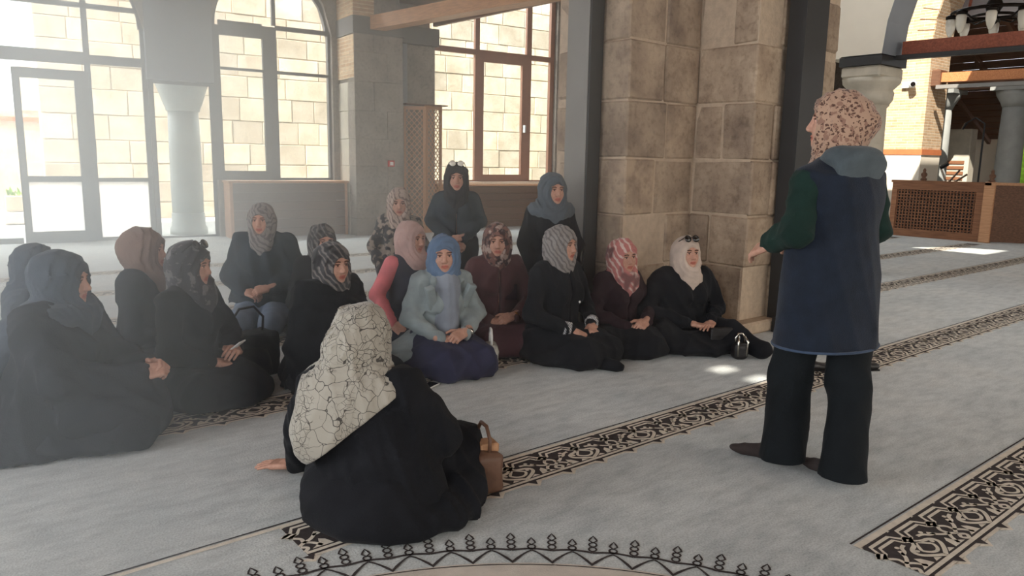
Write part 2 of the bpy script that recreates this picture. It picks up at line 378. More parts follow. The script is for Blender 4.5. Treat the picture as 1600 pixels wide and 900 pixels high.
med = MB(); medf = MB(); MC = (0.57, 0.55)
def pol(a, r): return (MC[0] + r*math.cos(a), MC[1] + r*math.sin(a))
NF = 74; st = 2*math.pi/NF
medf.add([(*pol(i*st/2, 1.572), .0010) for i in range(2*NF)], [tuple(range(2*NF))])
for i in range(NF):
    a = i*st
    med.ribbon([pol(a + st*t/8, 1.655 + .010*math.sin(math.pi*t/8)) for t in range(9)], .012, .0022)
    med.ribbon([pol(a + st*t/8 - st/2, 1.655 - .080*(1-abs(t-4)/4)**1.25) for t in range(9)] , [.007,.008,.009,.012,.016,.012,.009,.008,.007], .0024)
    for off, n in ((0, 2), (st/2, 1)):
        r = 1.664
        for q in range(n):
            med.ribbon([pol(a+off + .0135*math.cos(t)/1.66, r+.015 + .015*math.sin(t)) for t in np.linspace(0, 2*math.pi, 9)[:-1]], .0075, .0022, closed=True); r += .032
        med.ribbon([pol(a+off+u/1.7, r+v) for u, v in ((0, -.004), (.014, .013), (.009, .027), (0, .046), (-.009, .027), (-.014, .013))], .0075, .0022, closed=True)
med.ribbon([pol(t, 1.560) for t in np.linspace(0, 2*math.pi, 241)[:-1]], .005, .0022, closed=True)
med.ribbon([pol(t, 1.30) for t in np.linspace(0, 2*math.pi, 181)[:-1]], .012, .0022, closed=True)
med.build('carpet_medallion_line', MAT['band_dark'], floor); medf.build('carpet_medallion_ground', MAT['med_cream'], floor)

# ---- window wall
def arch_strip(mb, s0, s1, cx, R, spring, ztop, y0, y1, n=14):
    """wall between an arch and ztop for s in s0..s1, as a slab y0..y1"""
    xs = [s0 + (s1-s0)*i/n for i in range(n+1)]
    zf = lambda x: spring + math.sqrt(max(R*R - (x-cx)**2, 0.0))
    for a, b in zip(xs[:-1], xs[1:]):
        za, zb = zf(a), zf(b)
        mb.add([(a,y0,za),(b,y0,zb),(b,y0,ztop),(a,y0,ztop),(a,y1,za),(b,y1,zb),(b,y1,ztop),(a,y1,ztop)],
               [(0,1,2,3),(7,6,5,4),(0,4,5,1),(1,5,6,2),(2,6,7,3),(3,7,4,0)])
ZT = 5.6
wb = MB()
arch_strip(wb, -1.43, .77, -.33, 1.10, 3.20, ZT, 0.0, .32); wb.box(-6.6, -1.43, 0, .32, 2.9, ZT)
arch_strip(wb, 1.75, 3.73, 2.74, .99, 3.40, ZT, 0.0, .32)
wb.box(1.75, 3.73, 0, .32, 0, .93)
wb.box(3.73, 5.60, 0, .32, 0, ZT); wb.box(5.60, 8.6, 0, .32, 0, .88); wb.box(5.60, 8.6, 0, .32, 4.7, ZT); wb.box(8.6, 25, 0, .32, 0, ZT)
wall_back = on_wall(wb.build('wall_back', MAT['wall_stone'], kind='structure'))
pan = MB(); pan.box(.77, 1.75, -.03, .33, 2.47, ZT)
pan.build('upper_panel', MAT['grey_plaster'], wall_back)

def window(name, frames, panes, mat, depth=(.10, .17)):
    """frames: (s0,s1,z0,z1) members, each its own part; panes: (s0,s1,z0,z1,frosted)"""
    root = on_wall(empty(name, kind='structure'))
    for s0, s1, z0, z1 in frames: MB().box(s0, s1, depth[0], depth[1], z0, z1).build('frame_bar', mat, root)
    for p in panes:
        MB().box(p[0], p[1], .130, .136, p[2], p[3]).build('pane', MAT['frosted' if len(p) > 4 else 'glass'], root)
    return root
def arch_frame(root, cx, R, spring, w, mat, a0=0, a1=180):
    mb = MB()
    for i in range(18):
        t0, t1 = [(a0+(a1-a0)*k/18)*D2R for k in (i, i+1)]; vs = []
        for t in (t0, t1):
            for r in (R, R-w):
                for y in (.10, .17): vs.append((cx+r*math.cos(t), y, spring+r*math.sin(t)))
        mb.add(vs, [(0,1,3,2),(4,6,7,5),(0,4,5,1),(2,3,7,6),(0,2,6,4),(1,5,7,3)])
    mb.build('arch_frame', mat, root)
def arch_pane(root, cx, R, spring, s0, s1):
    xs = [s0 + (s1-s0)*i/12 for i in range(13)]
    pts = [(x, .133, spring + math.sqrt(max(R*R-(x-cx)**2, 0))) for x in xs]
    mesh_obj('pane', [(s0, .133, spring), (s1, .133, spring)] + pts[::-1], [tuple(range(15))], MAT['glass'], root)
F = MAT['frame']
w1 = window('window_1', [(-.055, .025, 0, 4.2), (.72, .79, 0, 3.3), (-6.5, -.055, 2.62, 2.80), (.025, .72, 2.64, 2.77), (-6.5, .72, 3.43, 3.50),
                         (.025, .72, .90, .96), (.025, .72, 0, .05), (-6.5, -1.0, 0, .08)],
            [(.03, .715, .96, 2.64), (.03, .715, 2.77, 3.43), (.03, .715, .05, .90, 1), (-1.4, -.06, 2.80, 3.43), (-6.4, -1.0, .08, 2.62)], F)
arch_frame(w1, -.33, 1.10, 3.20, .07, F)
arch_pane(w1, -.33, 1.03, 3.50, -.33-.98, -.06); arch_pane(w1, -.33, 1.03, 3.50, .03, -.33+.98)
d1 = on_wall(empty('door_1', kind='structure'))
for q in ((-.975, -.88, 0, 2.52), (-.205, -.055, 0, 2.52), (-.88, -.205, 2.38, 2.52), (-.88, -.205, .90, .985), (-.88, -.205, 0, .17)):
    MB().box(q[0], q[1], .04, .12, q[2], q[3]).build('door_frame', F, d1)
MB().box(-.88, -.205, .075, .081, .985, 2.38).build('pane', MAT['glass'], d1); MB().box(-.88, -.205, .075, .081, .17, .90).build('pane', MAT['frosted'], d1)
MB().box(-.20, -.17, -.02, .04, 1.0, 1.3).build('door_handle', MAT['frame'], d1)
window('window_2', [(.80, .87, 0, 2.47), (1.70, 1.78, 0, 2.47), (.87, 1.70, 0, .03), (.87, 1.70, 2.42, 2.47)], [(.87, 1.70, .03, 2.42)], F)
w3 = window('window_3', [(1.75, 1.88, .93, 3.40), (2.57, 2.80, .93, 3.45), (3.69, 3.76, .93, 3.42), (1.88, 2.57, .93, 1.08), (1.88, 2.57, 3.25, 3.48),
                         (2.80, 3.69, .93, .965), (2.80, 3.69, 3.41, 3.48), (1.88, 2.57, 2.71, 2.75), (2.80, 3.69, 2.70, 2.75), (2.74, 2.80, 3.48, 4.39)],
            [(1.88, 2.57, 1.08, 2.71), (1.88, 2.57, 2.75, 3.25), (2.80, 3.69, .965, 2.70), (2.80, 3.69, 2.75, 3.41)], F)
arch_frame(w3, 2.74, .99, 3.40, .07, F)
arch_pane(w3, 2.74, .92, 3.48, 2.74-.88, 2.73); arch_pane(w3, 2.74, .92, 3.48, 2.81, 2.74+.88)
B = MAT['frame_brown']
w4 = window('window_4', [(5.60, 5.68, .88, 4.7), (6.68, 6.78, .88, 4.7), (7.90, 8.02, .88, 4.7), (8.5, 8.6, .88, 4.7), (5.68, 8.5, 3.36, 3.46), (5.68, 8.5, .88, .93),
                         (6.78, 6.88, .93, 3.36), (7.80, 7.90, .93, 3.36), (6.88, 7.80, .93, 1.04), (6.88, 7.80, 3.24, 3.36), (5.68, 8.5, 4.6, 4.7)],
            [(5.68, 6.68, .93, 3.36), (6.88, 7.80, 1.04, 3.24), (8.02, 8.5, .93, 3.36), (5.68, 6.68, 3.46, 4.6), (6.78, 7.9, 3.46, 4.6), (8.02, 8.5, 3.46, 4.6)], B)
MB().box(7.83, 7.86, .02, .10, 1.9, 2.05).build('window_handle', MAT['white'], w4)
sill = MB(); sill.box(5.55, 8.65, -.10, .12, .86, .90); sill.build('window_sill', MAT['plaster'], w4)

# ---- masonry pier between the windows: squared stones, brick above
pier_b = on_wall(empty('wall_pier', kind='structure'))
MB().box(3.87, 4.68, -.71, -.001, 0, ZT).build('core', MAT['wall_stone'], pier_b)
zc = 0.0; row = 0
for hgt in (.30, .42, .47, .46, .47, .48, .48, .30):
    z1 = zc + hgt
    cut = 4.18 if row % 2 else 4.42
    for a, b in ((3.83, cut), (cut, 4.72)):
        MB().cbox(a+.0015, b-.0015, -.752, -.46 if a < 3.9 else -.3, zc+.0015, z1-.0015, .004, .003).build('stone', MAT['wall_stone'], pier_b)
    if z1 < 2.7:
        MB().cbox(3.83, 4.2, -.455, 0, zc+.003, z1-.003, .008, .004).build('stone', MAT['capital'], pier_b)  # lighter stone on the side face: window light put into the colour
    zc = z1; row += 1
MB().box(3.825, 4.2, -.74, 0, 2.66, 3.36).build('brickwork', MAT['brick'], pier_b); MB().box(3.825, 4.2, -.74, 0, 3.66, ZT).build('brickwork', MAT['brick'], pier_b)
MB().box(3.81, 4.74, -.77, 0, 3.37, 3.65).build('iron_band', MAT['band_grey'], pier_b)
MB().box(4.72, 5.02, -.30, 0, 0, 3.36).build('concrete_strip', MAT['grey_plaster'], pier_b)
MB().box(5.02, 5.62, -.22, 0, 0, 3.36).build('return_stone', MAT['wall_stone'], pier_b)
MB().box(4.72, 5.64, -.36, 0, 3.36, 3.66).build('iron_band', MAT['band_grey'], pier_b)

# ---- courtyard beyond the glass
court = mesh_obj('courtyard_ground', [(-14, .35, -.02), (26, .35, -.02), (26, 16, -.02), (-14, 16, -.02)], [(0, 1, 2, 3)], MAT['court'], kind='structure'); on_wall(court)
fac = on_wall(MB().box(-.50, 22, 4.56, 5.2, -.02, 6.5).build('wall_courtyard', MAT['facade_mortar'], kind='structure'))
zc = -.02; row = 0; fr = random.Random(3)
while zc < 5.6:
    hgt = fr.choice((.42, .46, .50, .38)) if row else .35
    s = -.50
    while s < 15.5:
        wd = fr.uniform(.45, 1.0)
        if s + wd > 15.5: wd = 15.5 - s
        if wd > .12: MB().cbox(s+.010, s+wd-.010, 4.525 + fr.uniform(-.012, .012), 4.6, zc+.009, zc+hgt-.009, .008, .006, fr).build('stone', MAT['facade_a'], fac)
        s += wd
    zc += hgt; row += 1
far_wall = on_wall(MB().box(-9, -.2, 8.2, 8.8, -.02, 2.25).build('wall_garden', MAT['facade_a'], kind='structure'))
MB().box(-9, -.2, 8.1, 8.2, 2.02, 2.12).build('coping', MAT['paint_orange'], far_wall)
MB().cbox(-.75, -.30, 8.15, 8.75, 2.25, 3.3, .03).build('gate_post', MAT['facade_a'], far_wall)
# column of the porch, standing just outside the glass
pc = on_wall(empty('porch_column', label='pale marble porch column with flared capital behind the narrow glass panel', category='column'))
pc.location = Vector(WO) + Matrix.Rotation(WR, 3, 'Z') @ Vector((1.40, .75, 0))
MB().lathe([(.30, 0), (.30, .10), (.27, .14), (.265, .34), (.255, .36)], n=28).build('base', MAT['marble'], pc, True)
MB().lathe([(.250, .36), (.255, .8), (.25, 1.4), (.24, 2.04)], n=28).build('shaft', MAT['marble'], pc, True)
MB().lathe([(.265, 2.04), (.27, 2.09), (.30, 2.15), (.38, 2.40), (.42, 2.50), (.42, 2.62)], n=28).build('capital', MAT['marble'], pc, True)
MB().cbox(-.44, .44, -.44, .44, 2.62, 2.85, .02).build('abacus', MAT['marble'], pc)
pl = empty('stone_planter', label='small stone planter with green seedlings outside the glass door', category='planter')
pl.location = Vector(WO) + Matrix.Rotation(WR, 3, 'Z') @ Vector((-.98, 3.9, 0)); pl.rotation_euler = (0, 0, WR)
MB().cbox(-.26, .26, -.16, .16, .0, .22, .02).build('plinth', MAT['court'], pl); MB().cbox(-.22, .22, -.13, .13, .24, .52, .02).build('trough', MAT['facade_a'], pl)
lf = MB()
for i in range(26):
    x = rnd.uniform(-.19, .19); y = rnd.uniform(-.1, .1); a = rnd.uniform(0, 6.28); h = rnd.uniform(.08, .2)
    c, s = math.cos(a), math.sin(a)
    lf.add([(x, y, .50), (x+.03*c+.03*s, y+.03*s-.03*c, .5+h*.6), (x+.06*c, y+.06*s, .5+h), (x+.03*c-.03*s, y+.03*s+.03*c, .5+h*.6)], [(0, 1, 2, 3)])
lf.build('seedlings', MAT['leaf'], pl)

# ---- central cruciform stone pier
pier = empty('wall_central_pier', kind='structure')
MB().box(4.362, 5.25, 4.0, 4.78, 0, ZT).box(5.182, 6.33, 3.452, 4.75, 0, ZT).build('mortar_core', MAT['mortar'], pier)
pr = random.Random(11); zc = .06; row = 0
PS = MAT['pier_stone']
def pstone(x0, x1, y0, y1, z0, z1, c=.012, j=.005):
    g = .007
    MB().cbox(x0+g, x1-g, y0+g, y1-g, z0+g, z1-g, c, j, pr).build('stone', PS, pier)
while zc < 5.3:
    h = pr.choice((.40, .44, .36, .47)); z1 = zc + h; e = lambda a=.018: pr.uniform(-a, a)
    # west arm: end face (x = 4.34) and south face (y = 3.98)
    ya = pr.uniform(4.26, 4.5); xa = pr.uniform(4.66, 4.92)
    pstone(4.34+e(), xa, 3.98+e(.012), ya, zc, z1)
    pstone(4.34+e(), 4.8, ya, 4.81+e(.03), zc, z1, .045, .012)
    pstone(xa, 5.18, 3.98+e(.012), 4.4, zc, z1)
    # south arm: west face (x = 5.16) and end face (y = 3.43)
    xb = pr.uniform(5.42, 5.55); yb = pr.uniform(3.66, 3.80)
    pstone(5.16+e(), xb, 3.43+e(), yb if row % 2 else 3.99, zc, z1)
    if row % 2: pstone(5.16+e(), 5.6, yb, 4.0, zc, z1)
    pstone(xb, 5.9+e(.1), 3.43+e(), 3.9, zc, z1); pstone(5.9, 6.36+e(.05), 3.43+e(), 3.9, zc, z1, .04, .012)
    zc = z1; row += 1
MB().cbox(4.28, 5.3, 3.92, 4.87, 0, .07, .01).cbox(5.04, 6.44, 3.33, 4.0, 0, .10, .015).build('plinth', MAT['mortar'], pier)
stl = empty('steel_post', (4.30, 4.42, 0), 0, 'pale grey steel post on the window side of the stone pier', 'post')
MB().box(-.12, .015, -.165, .07, 0, ZT).build('casing', MAT['steel'], stl)
MB().box(-.115, .015, -.185, -.165, 0, ZT).build('shade_strip', MAT['steel_dark'], stl); MB().box(-.16, -.03, -.21, .11, 0, .02).build('base_plate', MAT['steel_dark'], stl)  # dark strip paints the shaded side of the post
stl2 = empty('steel_post', (5.66, 3.36, 0), 0, 'charcoal steel post in front of the stone pier behind the standing person', 'post')
MB().box(-.16, .16, -.10, .045, 0, ZT).build('casing', MAT['steel_dark'], stl2); MB().box(-.22, .22, -.17, -.04, 0, .12).build('shoe', MAT['steel_dark'], stl2)

# ---- shell of the hall, mostly out of frame
cl = MB()
def slab(x0, x1, y0, y1): cl.add([(x0,y0,ZT),(x1,y0,ZT),(x1,y1(x1),ZT),(x0,y1(x0),ZT),(x0,y0,ZT+.1),(x1,y0,ZT+.1),(x1,y1(x1),ZT+.1),(x0,y1(x0),ZT+.1)], [(0,3,2,1),(4,5,6,7),(0,1,5,4),(1,2,6,5),(2,3,7,6),(3,0,4,7)])
_wl = lambda x: 13.2 - .0963*(x-2.4)
# unseen openings added: small ones aim sun spots, larger ones light arcade and brick
holes = [(-2.02, -1.74, .52, .68), (-2.02, -1.74, .25, .40), (7.2, 9.1, 2.2, 7.4), (12.8, 17.6, 5.9, 7.95)]
xs = sorted({-10, 30, *[v for h in holes for v in h[:2]]}); ys = sorted({-6, 8.0, *[v for h in holes for v in h[2:]]})  # ceiling runs past the side wall, an added overhang blocking the sun
for _x0, _x1 in zip(xs[:-1], xs[1:]):
    run = None
    for _y0, _y1 in list(zip(ys[:-1], ys[1:])) + [(None, None)]:
        hole = _y0 is None or any(h[0] <= _x0 < h[1] and h[2] <= _y0 < h[3] for h in holes)
        if not hole: run = (run[0] if run else _y0, _y1)
        if hole and run: slab(_x0, _x1, run[0], lambda x, y=run[1]: y); run = None
slab(-10, 30, 8.0, _wl)
cl.build('ceiling', MAT['ceiling'], kind='structure')
wl = MB(); SW = ((-1.5, 2.4), (3.5, 2.4), (8.5, 2.4))
ys = [-6] + [v for c, w_ in SW for v in (c-w_/2, c+w_/2)] + [14]
for a, b in zip(ys[0::2], ys[1::2]): wl.box(-3.6, -3.3, a, b, 0, ZT)
for c, w_ in SW: wl.box(-3.6, -3.3, c-w_/2, c+w_/2, 0, .6); wl.box(-3.6, -3.3, c-w_/2, c+w_/2, 3.8, ZT)
wl.build('wall_left', MAT['wall_stone'], kind='structure')
wf = MB(); RW = (0.5, 6.5, 12.5); xs = [-4] + [v for c in RW for v in (c-1.2, c+1.2)] + [30]
for a, b in zip(xs[0::2], xs[1::2]): wf.box(a, b, -5.2, -4.9, 0, ZT)
for c in RW: wf.box(c-1.2, c+1.2, -5.2, -4.9, 0, .9); wf.box(c-1.2, c+1.2, -5.2, -4.9, 4.0, ZT)
wf.build('wall_front', MAT['wall_stone'], kind='structure')
# timber ceiling and tie beam by the window wall
def beam(name, a, b, wd, hg, mat, label):
    o = MB().bar(a, b, wd, hg).build(name, mat, label=label, category='beam'); return o
beam('tie_beam', (6.55, 11.75, 3.56), (7.25, 6.0, 3.56), .26, .22, MAT['wood_light'], 'pale timber tie beam running out from the pier between the windows')
beam('tie_bar', (7.84, 11.95, 3.73), (8.02, 6.0, 3.73), .07, .09, MAT['frame_brown'], 'slim brown tie bar crossing before the brown framed window')
MB().bar((6.3, 11.75, 4.12), (8.6, 11.5, 4.12), 1.5, .05).build('ceiling_boards', MAT['ceiling'], kind='structure')

# ================================================================== ARCADE AND FAR END (right of the picture)
def arcade_arch(name, x0, x1, yc, R, spring, ztop, y_hi, y_lo, mat_face, mat_soffit, ring=None):
    """arch in a wall running along y at x0..x1; wall fills y_lo..y_hi above the arch"""
    root = empty(name, kind='structure'); mb = MB(); so = MB(); n = 26
    ys = [y_hi + (y_lo - y_hi)*i/n for i in range(n+1)]
    zf = lambda y: spring + math.sqrt(max(R*R-(y-yc)**2, 0)) if abs(y-yc) < R else spring
    ys = sorted(set(ys + [yc+R, yc-R, yc+R*.985, yc-R*.985, yc+R*.94, yc-R*.94]), reverse=True)
    for a, b in zip(ys[:-1], ys[1:]):
        za, zb = zf(a), zf(b)
        mb.add([(x0,a,za),(x0,b,zb),(x0,b,ztop),(x0,a,ztop)], [(0, 1, 2, 3)]); mb.add([(x1,a,za),(x1,b,zb),(x1,b,ztop),(x1,a,ztop)], [(3, 2, 1, 0)])
        so.add([(x0,a,za),(x1,a,za),(x1,b,zb),(x0,b,zb)], [(0, 1, 2, 3)])
    mb.build('spandrel', mat_face, root); so.build('soffit', mat_soffit, root)
    if ring:
        for i in range(40):
            t0 = math.pi*i/40 + .004; t1 = math.pi*(i+1)/40 - .004; vs = []
            for x in (x0-.03, x0+.2):
                for t in (t0, t1):
                    for r in (R, R+.36): vs.append((x, yc+r*math.cos(t), spring+r*math.sin(t)))
            MB().add(vs, [(0,1,3,2),(4,6,7,5),(0,4,5,1),(2,3,7,6),(0,2,6,4),(1,5,7,3)]).build('brick', ring, root)
    return root
arcade_arch('wall_arcade', 9.2, 9.75, 2.35, 2.10, 2.66, ZT, 4.95, -3, MAT['plaster'], MAT['grey_plaster'])  # grey under the cream arch: soffit shade put into the colour
MB().box(9.2, 9.75, 4.95, 5.15, 2.64, ZT).build('wall_arcade_end', MAT['plaster'], kind='structure')
c1 = empty('arcade_column', (9.48, 4.68, 0), 0, 'stone column with carved capital under the white arch behind the standing person', 'column')
MB().lathe([(.30, 0), (.30, .12), (.25, .2), (.22, .3), (.215, 1.2), (.20, 2.05), (.23, 2.08)], n=24).build('shaft', MAT['capital'], c1, True)
MB().lathe([(.22, 2.08), (.26, 2.14), (.27, 2.22), (.25, 2.26), (.33, 2.34), (.34, 2.40)], n=20).build('capital', MAT['capital'], c1, True)
MB().cbox(-.31, .30, -.24, .24, 2.40, 2.53, .02).build('abacus', MAT['capital'], c1); MB().box(-.33, .32, -.26, .26, 2.535, 2.64).build('iron_band', MAT['steel_dark'], c1)
beam('tie_beam', (9.6, 4.36, 2.74), (9.6, -2, 2.66), .18, .15, MAT['wood_red'], 'red brown timber tie beam springing from the white arch capital')
beam('tie_bar', (9.5, 4.40, 2.63), (9.5, -2, 2.55), .10, .05, MAT['steel_dark'], 'thin dark iron tie bar under the red brown timber beam')
# brick pier with arch ring
bp = empty('wall_brick_pier', kind='structure')
MB().box(18.0, 19.0, 7.69, 8.7, 1.74, 4.1).build('brickwork', MAT['brick'], bp); MB().box(18.001, 19.0, 7.60, 7.72, 1.74, 4.1).build('brickwork_front', MAT['brick_x'], bp)
MB().box(17.98, 19.02, 7.58, 8.72, 1.62, 1.74).build('painted_band', MAT['paint_orange'], bp); MB().box(18.0, 19.0, 7.60, 8.7, 0, 1.62).build('plaster_dado', MAT['plaster'], bp)
arcade_arch('wall_brick_arcade', 18.0, 19.0, 4.95, 2.65, 4.10, 7.0, 12, 0, MAT['brick'], MAT['brick_x'], MAT['brick'])
beam('tie_beam', (18.3, 7.5, 3.31), (18.3, 0, 3.16), .22, .20, MAT['wood_orange'], 'orange pine tie beam springing from the brick pier')
MB().cbox(18.1, 18.5, 7.42, 7.62, 3.10, 3.48, .03).build('beam_shoe', MAT['wood_dark'], bp)
MB().bar((17.95, 7.4, 3.08), (17.95, 0, 2.98), .12, .08).build('tie_rod', MAT['steel'], label='grey steel tie rod beneath the orange pine beam', category='rod')
cc = empty('security_camera', (17.9, 7.92, 3.17), 0, 'white bullet security camera on the sunlit brick pier', 'camera')
MB().box(.02, .10, -.02, .22, -.07, .07).build('mount', MAT['white'], cc); MB().tube([(-.02, -.02, 0), (-.14, -.09, -.01)], .075, 12).build('housing', MAT['white'], cc, True)
MB().tube([(-.14, -.09, -.01), (-.15, -.095, -.01)], .05, 12).build('lens', MAT['lens'], cc)
# raised wooden enclosure with turned lattice
en = empty('wooden_enclosure', (15.4, 5.26, 0), 0, 'walnut enclosure with pierced lattice front panel and turned finials', 'enclosure')
MB().box(0, .06, 0, 1.72, 0, .15).build('bottom_rail', MAT['wood'], en); MB().box(0, .06, 0, 1.72, .91, 1.04).build('top_rail', MAT['wood'], en)
MB().box(-.02, .10, -.04, 1.74, 1.04, 1.09).build('handrail', MAT['wood'], en)
MB().cbox(-.02, .10, -.10, .08, 0, 1.10, .012).build('corner_post', MAT['wood_light'], en); MB().box(0, .06, .08, .20, .15, .91).build('stile', MAT['wood'], en)
MB().box(0, .06, 1.62, 1.72, .15, .91).build('stile', MAT['wood'], en); MB().box(.05, .06, .2, 1.62, .15, .91).build('backing', MAT['steel_dark'], en)
lat = MB()
for i in range(24): lat.box(.015, .04, .215+i*.06, .237+i*.06, .15, .91)
for k in range(13): lat.box(.012, .038, .20, 1.62, .175+k*.058, .193+k*.058)
lat.build('lattice', MAT['wood'], en, kind='stuff')
kn = MB()
for i in range(24):
    for k in range(13): c = (.012, .226+i*.06, .184+k*.058); kn.add([(c[0]-.016, c[1], c[2]), (c[0]+.01, c[1]+.021, c[2]), (c[0]+.01, c[1], c[2]+.021), (c[0]+.01, c[1]-.021, c[2]), (c[0]+.01, c[1], c[2]-.021)], [(0,1,2),(0,2,3),(0,3,4),(0,4,1)])
kn.build('lattice_beads', MAT['wood'], en, kind='stuff')
MB().bar((.04, -.06, .55), (1.6, -2.6, .55), .05, 1.06).build('side_panel', MAT['wood_dark'], en); MB().bar((.04, -.06, 1.07), (1.6, -2.6, 1.07), .12, .05).build('handrail', MAT['wood_light'], en)  # side panel in darker wood, its shade put into the colour
for y in (1.16, -.02):
    MB().lathe([(.05, 1.09), (.06, 1.12), (.03, 1.15), (.055, 1.19), (.055, 1.22), (.025, 1.25), (.03, 1.29), (.005, 1.33)], (.04, y, 0), 12).build('finial', MAT['wood_dark'], en, True)
ms = empty('microphone_stand', (16.6, 5.88, 0), 0, 'thin black microphone stand rising above the wooden enclosure', 'stand')
MB().tube([(0, 0, 0), (0, 0, 2.2)], .018, 8).build('pole', MAT['black'], ms); MB().tube([(0, 0, 2.2), (.02, .18, 2.32), (.02, .34, 2.22)], .014, 8).build('boom', MAT['black'], ms)
MB().tube([(.02, .34, 2.22), (.02, .40, 2.10)], [.03, .02], 10).build('microphone', MAT['black'], ms); MB().lathe([(.2, 0), (.2, .03), (.03, .05)], n=16).build('foot', MAT['black'], ms)
mx = empty('desk_microphone', (16.3, 6.2, 0), 0, 'cluster of chrome gooseneck microphones on the enclosure desk', 'microphone')
MB().box(-.5, .1, -.5, .6, 1.02, 1.06).box(-.45, .05, -.45, -.40, 0, 1.02).box(-.45, .05, .5, .55, 0, 1.02).build('desk', MAT['wood_dark'], mx)
for a, b in (((0, .15, 1.06), (0, .28, 1.34)), ((0, .1, 1.06), (0, -.08, 1.30)), ((0, 0, 1.06), (0, -.22, 1.22))): MB().tube([a, b], .02, 8).build('gooseneck', MAT['chrome'], mx)
MB().tube([(0, .28, 1.34), (0, .15, 1.42)], .04, 10).build('microphone', MAT['black'], mx)
# grey columns and the far porch
for i, (y, lab) in enumerate(((6.60, 'grey stone column with wide capital beyond the enclosure'), (8.22, 'grey stone column half hidden beside the brick pier'))):
    c = empty('porch_column', (20.3, y, 0), 0, lab, 'column', 'columns beyond the enclosure')
    MB().lathe([(.36, 0), (.36, .2), (.29, .3), (.27, 1.5), (.25, 2.75)], n=20).build('shaft', MAT['grey_column'], c, True)
    MB().lathe([(.26, 2.75), (.30, 2.85), (.40, 3.02), (.42, 3.12)], n=20).build('capital', MAT['grey_column'], c, True)
    MB().box(-.42, .42, -.42, .42, 3.12, 3.22).build('abacus', MAT['grey_column'], c)
rf = empty('roof_timber', kind='structure')
for k in range(17):
    x = 20.2 + k*.36; z = 4.7 - k*.15
    MB().bar((x, 3, z), (x, 13, z), .335, .03, (.38, 0, .925)).build('roof_plank', MAT['wood_dark'], rf)
for y in (6.9, 8.0, 9.1, 10.2): MB().bar((20, y, 4.72), (26.2, y, 2.14), .09, .14).build('rafter', MAT['wood_dark'], rf)
MB().bar((20.3, 4, 3.3), (20.3, 13, 3.3), .25, .2).build('wall_plate', MAT['wood_dark'], rf)
wr = MB(); wr.box(26.6, 26.9, 8.50, 14, 0, 2.6).box(26.6, 26.9, -6, 7.2, 0, 2.6).box(26.6, 26.9, 7.2, 8.5, 2.35, 2.6).box(26.6, 26.9, 7.2, 8.5, 0, .4)
wall_right = wr.build('wall_right', MAT['plaster'], kind='structure')
MB().box(26.55, 26.6, 8.5, 8.62, .4, 2.35).box(26.55, 26.6, 7.08, 7.2, .4, 2.35).build('painted_surround', MAT['paint_orange'], wall_right)
sb = empty('pale_cabinet', (22.0, 8.55, 0), 0, 'pale cabinet with slatted lower front beyond the enclosure', 'cabinet')
MB().cbox(-.2, .2, -.55, .55, 0, 2.35, .02).build('body', MAT['capital'], sb)
for k in range(6): MB().box(-.23, -.2, -.45, .3, .75+k*.14, .83+k*.14).build('slat', MAT['wood'], sb)
for i, (x, y, z, r) in enumerate(((29.4, 8.9, 1.3, 1.5),)):
    v, f = [], []
    bm = bmesh.new(); bmesh.ops.create_icosphere(bm, subdivisions=3, radius=r)
    for q in bm.verts: q.co *= 1 + .16*math.sin(9*q.co.x+3*i)*math.sin(11*q.co.y)*math.sin(8*q.co.z+1)
    me = bpy.data.meshes.new('garden_bush'); bm.to_mesh(me); bm.free(); me.materials.append(MAT['leaf'])
    o = bpy.data.objects.new('garden_bush', me); COL.objects.link(o); o.location = (x, y, z)
    setp(o, label='sunlit green garden bush outside the far window opening', category='bush')
# chandelier
ch = empty('chandelier', (12.4, 4.45, 3.42), 0, 'black iron ring chandelier with tulip glass shades near the brick arch', 'chandelier')
MB().tube([(.52*math.cos(t), .52*math.sin(t), .12) for t in np.linspace(0, 2*math.pi, 25)[:-1]], .025, 8, True).build('ring', MAT['iron'], ch)
MB().tube([(.28*math.cos(t), .28*math.sin(t), .06) for t in np.linspace(0, 2*math.pi, 19)[:-1]], .02, 8, True).build('inner_ring', MAT['iron'], ch)
MB().lathe([(.03, -.05), (.09, .0), (.05, .08), (.12, .2), (.02, .42)], n=14).build('hub', MAT['iron'], ch, True)
for t in (.5, 2.6, 4.7): MB().tube([(.4*math.cos(t), .4*math.sin(t), .12), (.05*math.cos(t), .05*math.sin(t), 2.1)], .02, 6).build('hanger_rod', MAT['wood_red'], ch)
for k in range(8):
    t = k*math.pi/4 + .3; x, y = .52*math.cos(t), .52*math.sin(t)
    MB().tube([(.08*math.cos(t), .08*math.sin(t), .03), (x*.6, y*.6, .0), (x, y, .12)], .013, 6).build('arm', MAT['iron'], ch)
    s = empty('shade', (x, y, 0), 0, parent=ch)
    MB().lathe([(.04, .12), (.075, .10), (.075, .06), (.02, .05)], n=12).build('holder', MAT['iron'], s, True)
    MB().lathe([(.055, .06), (.07, .03), (.066, -.06), (.045, -.14), (.02, -.19)], n=12).build('glass', MAT['lampglass'], s, True)

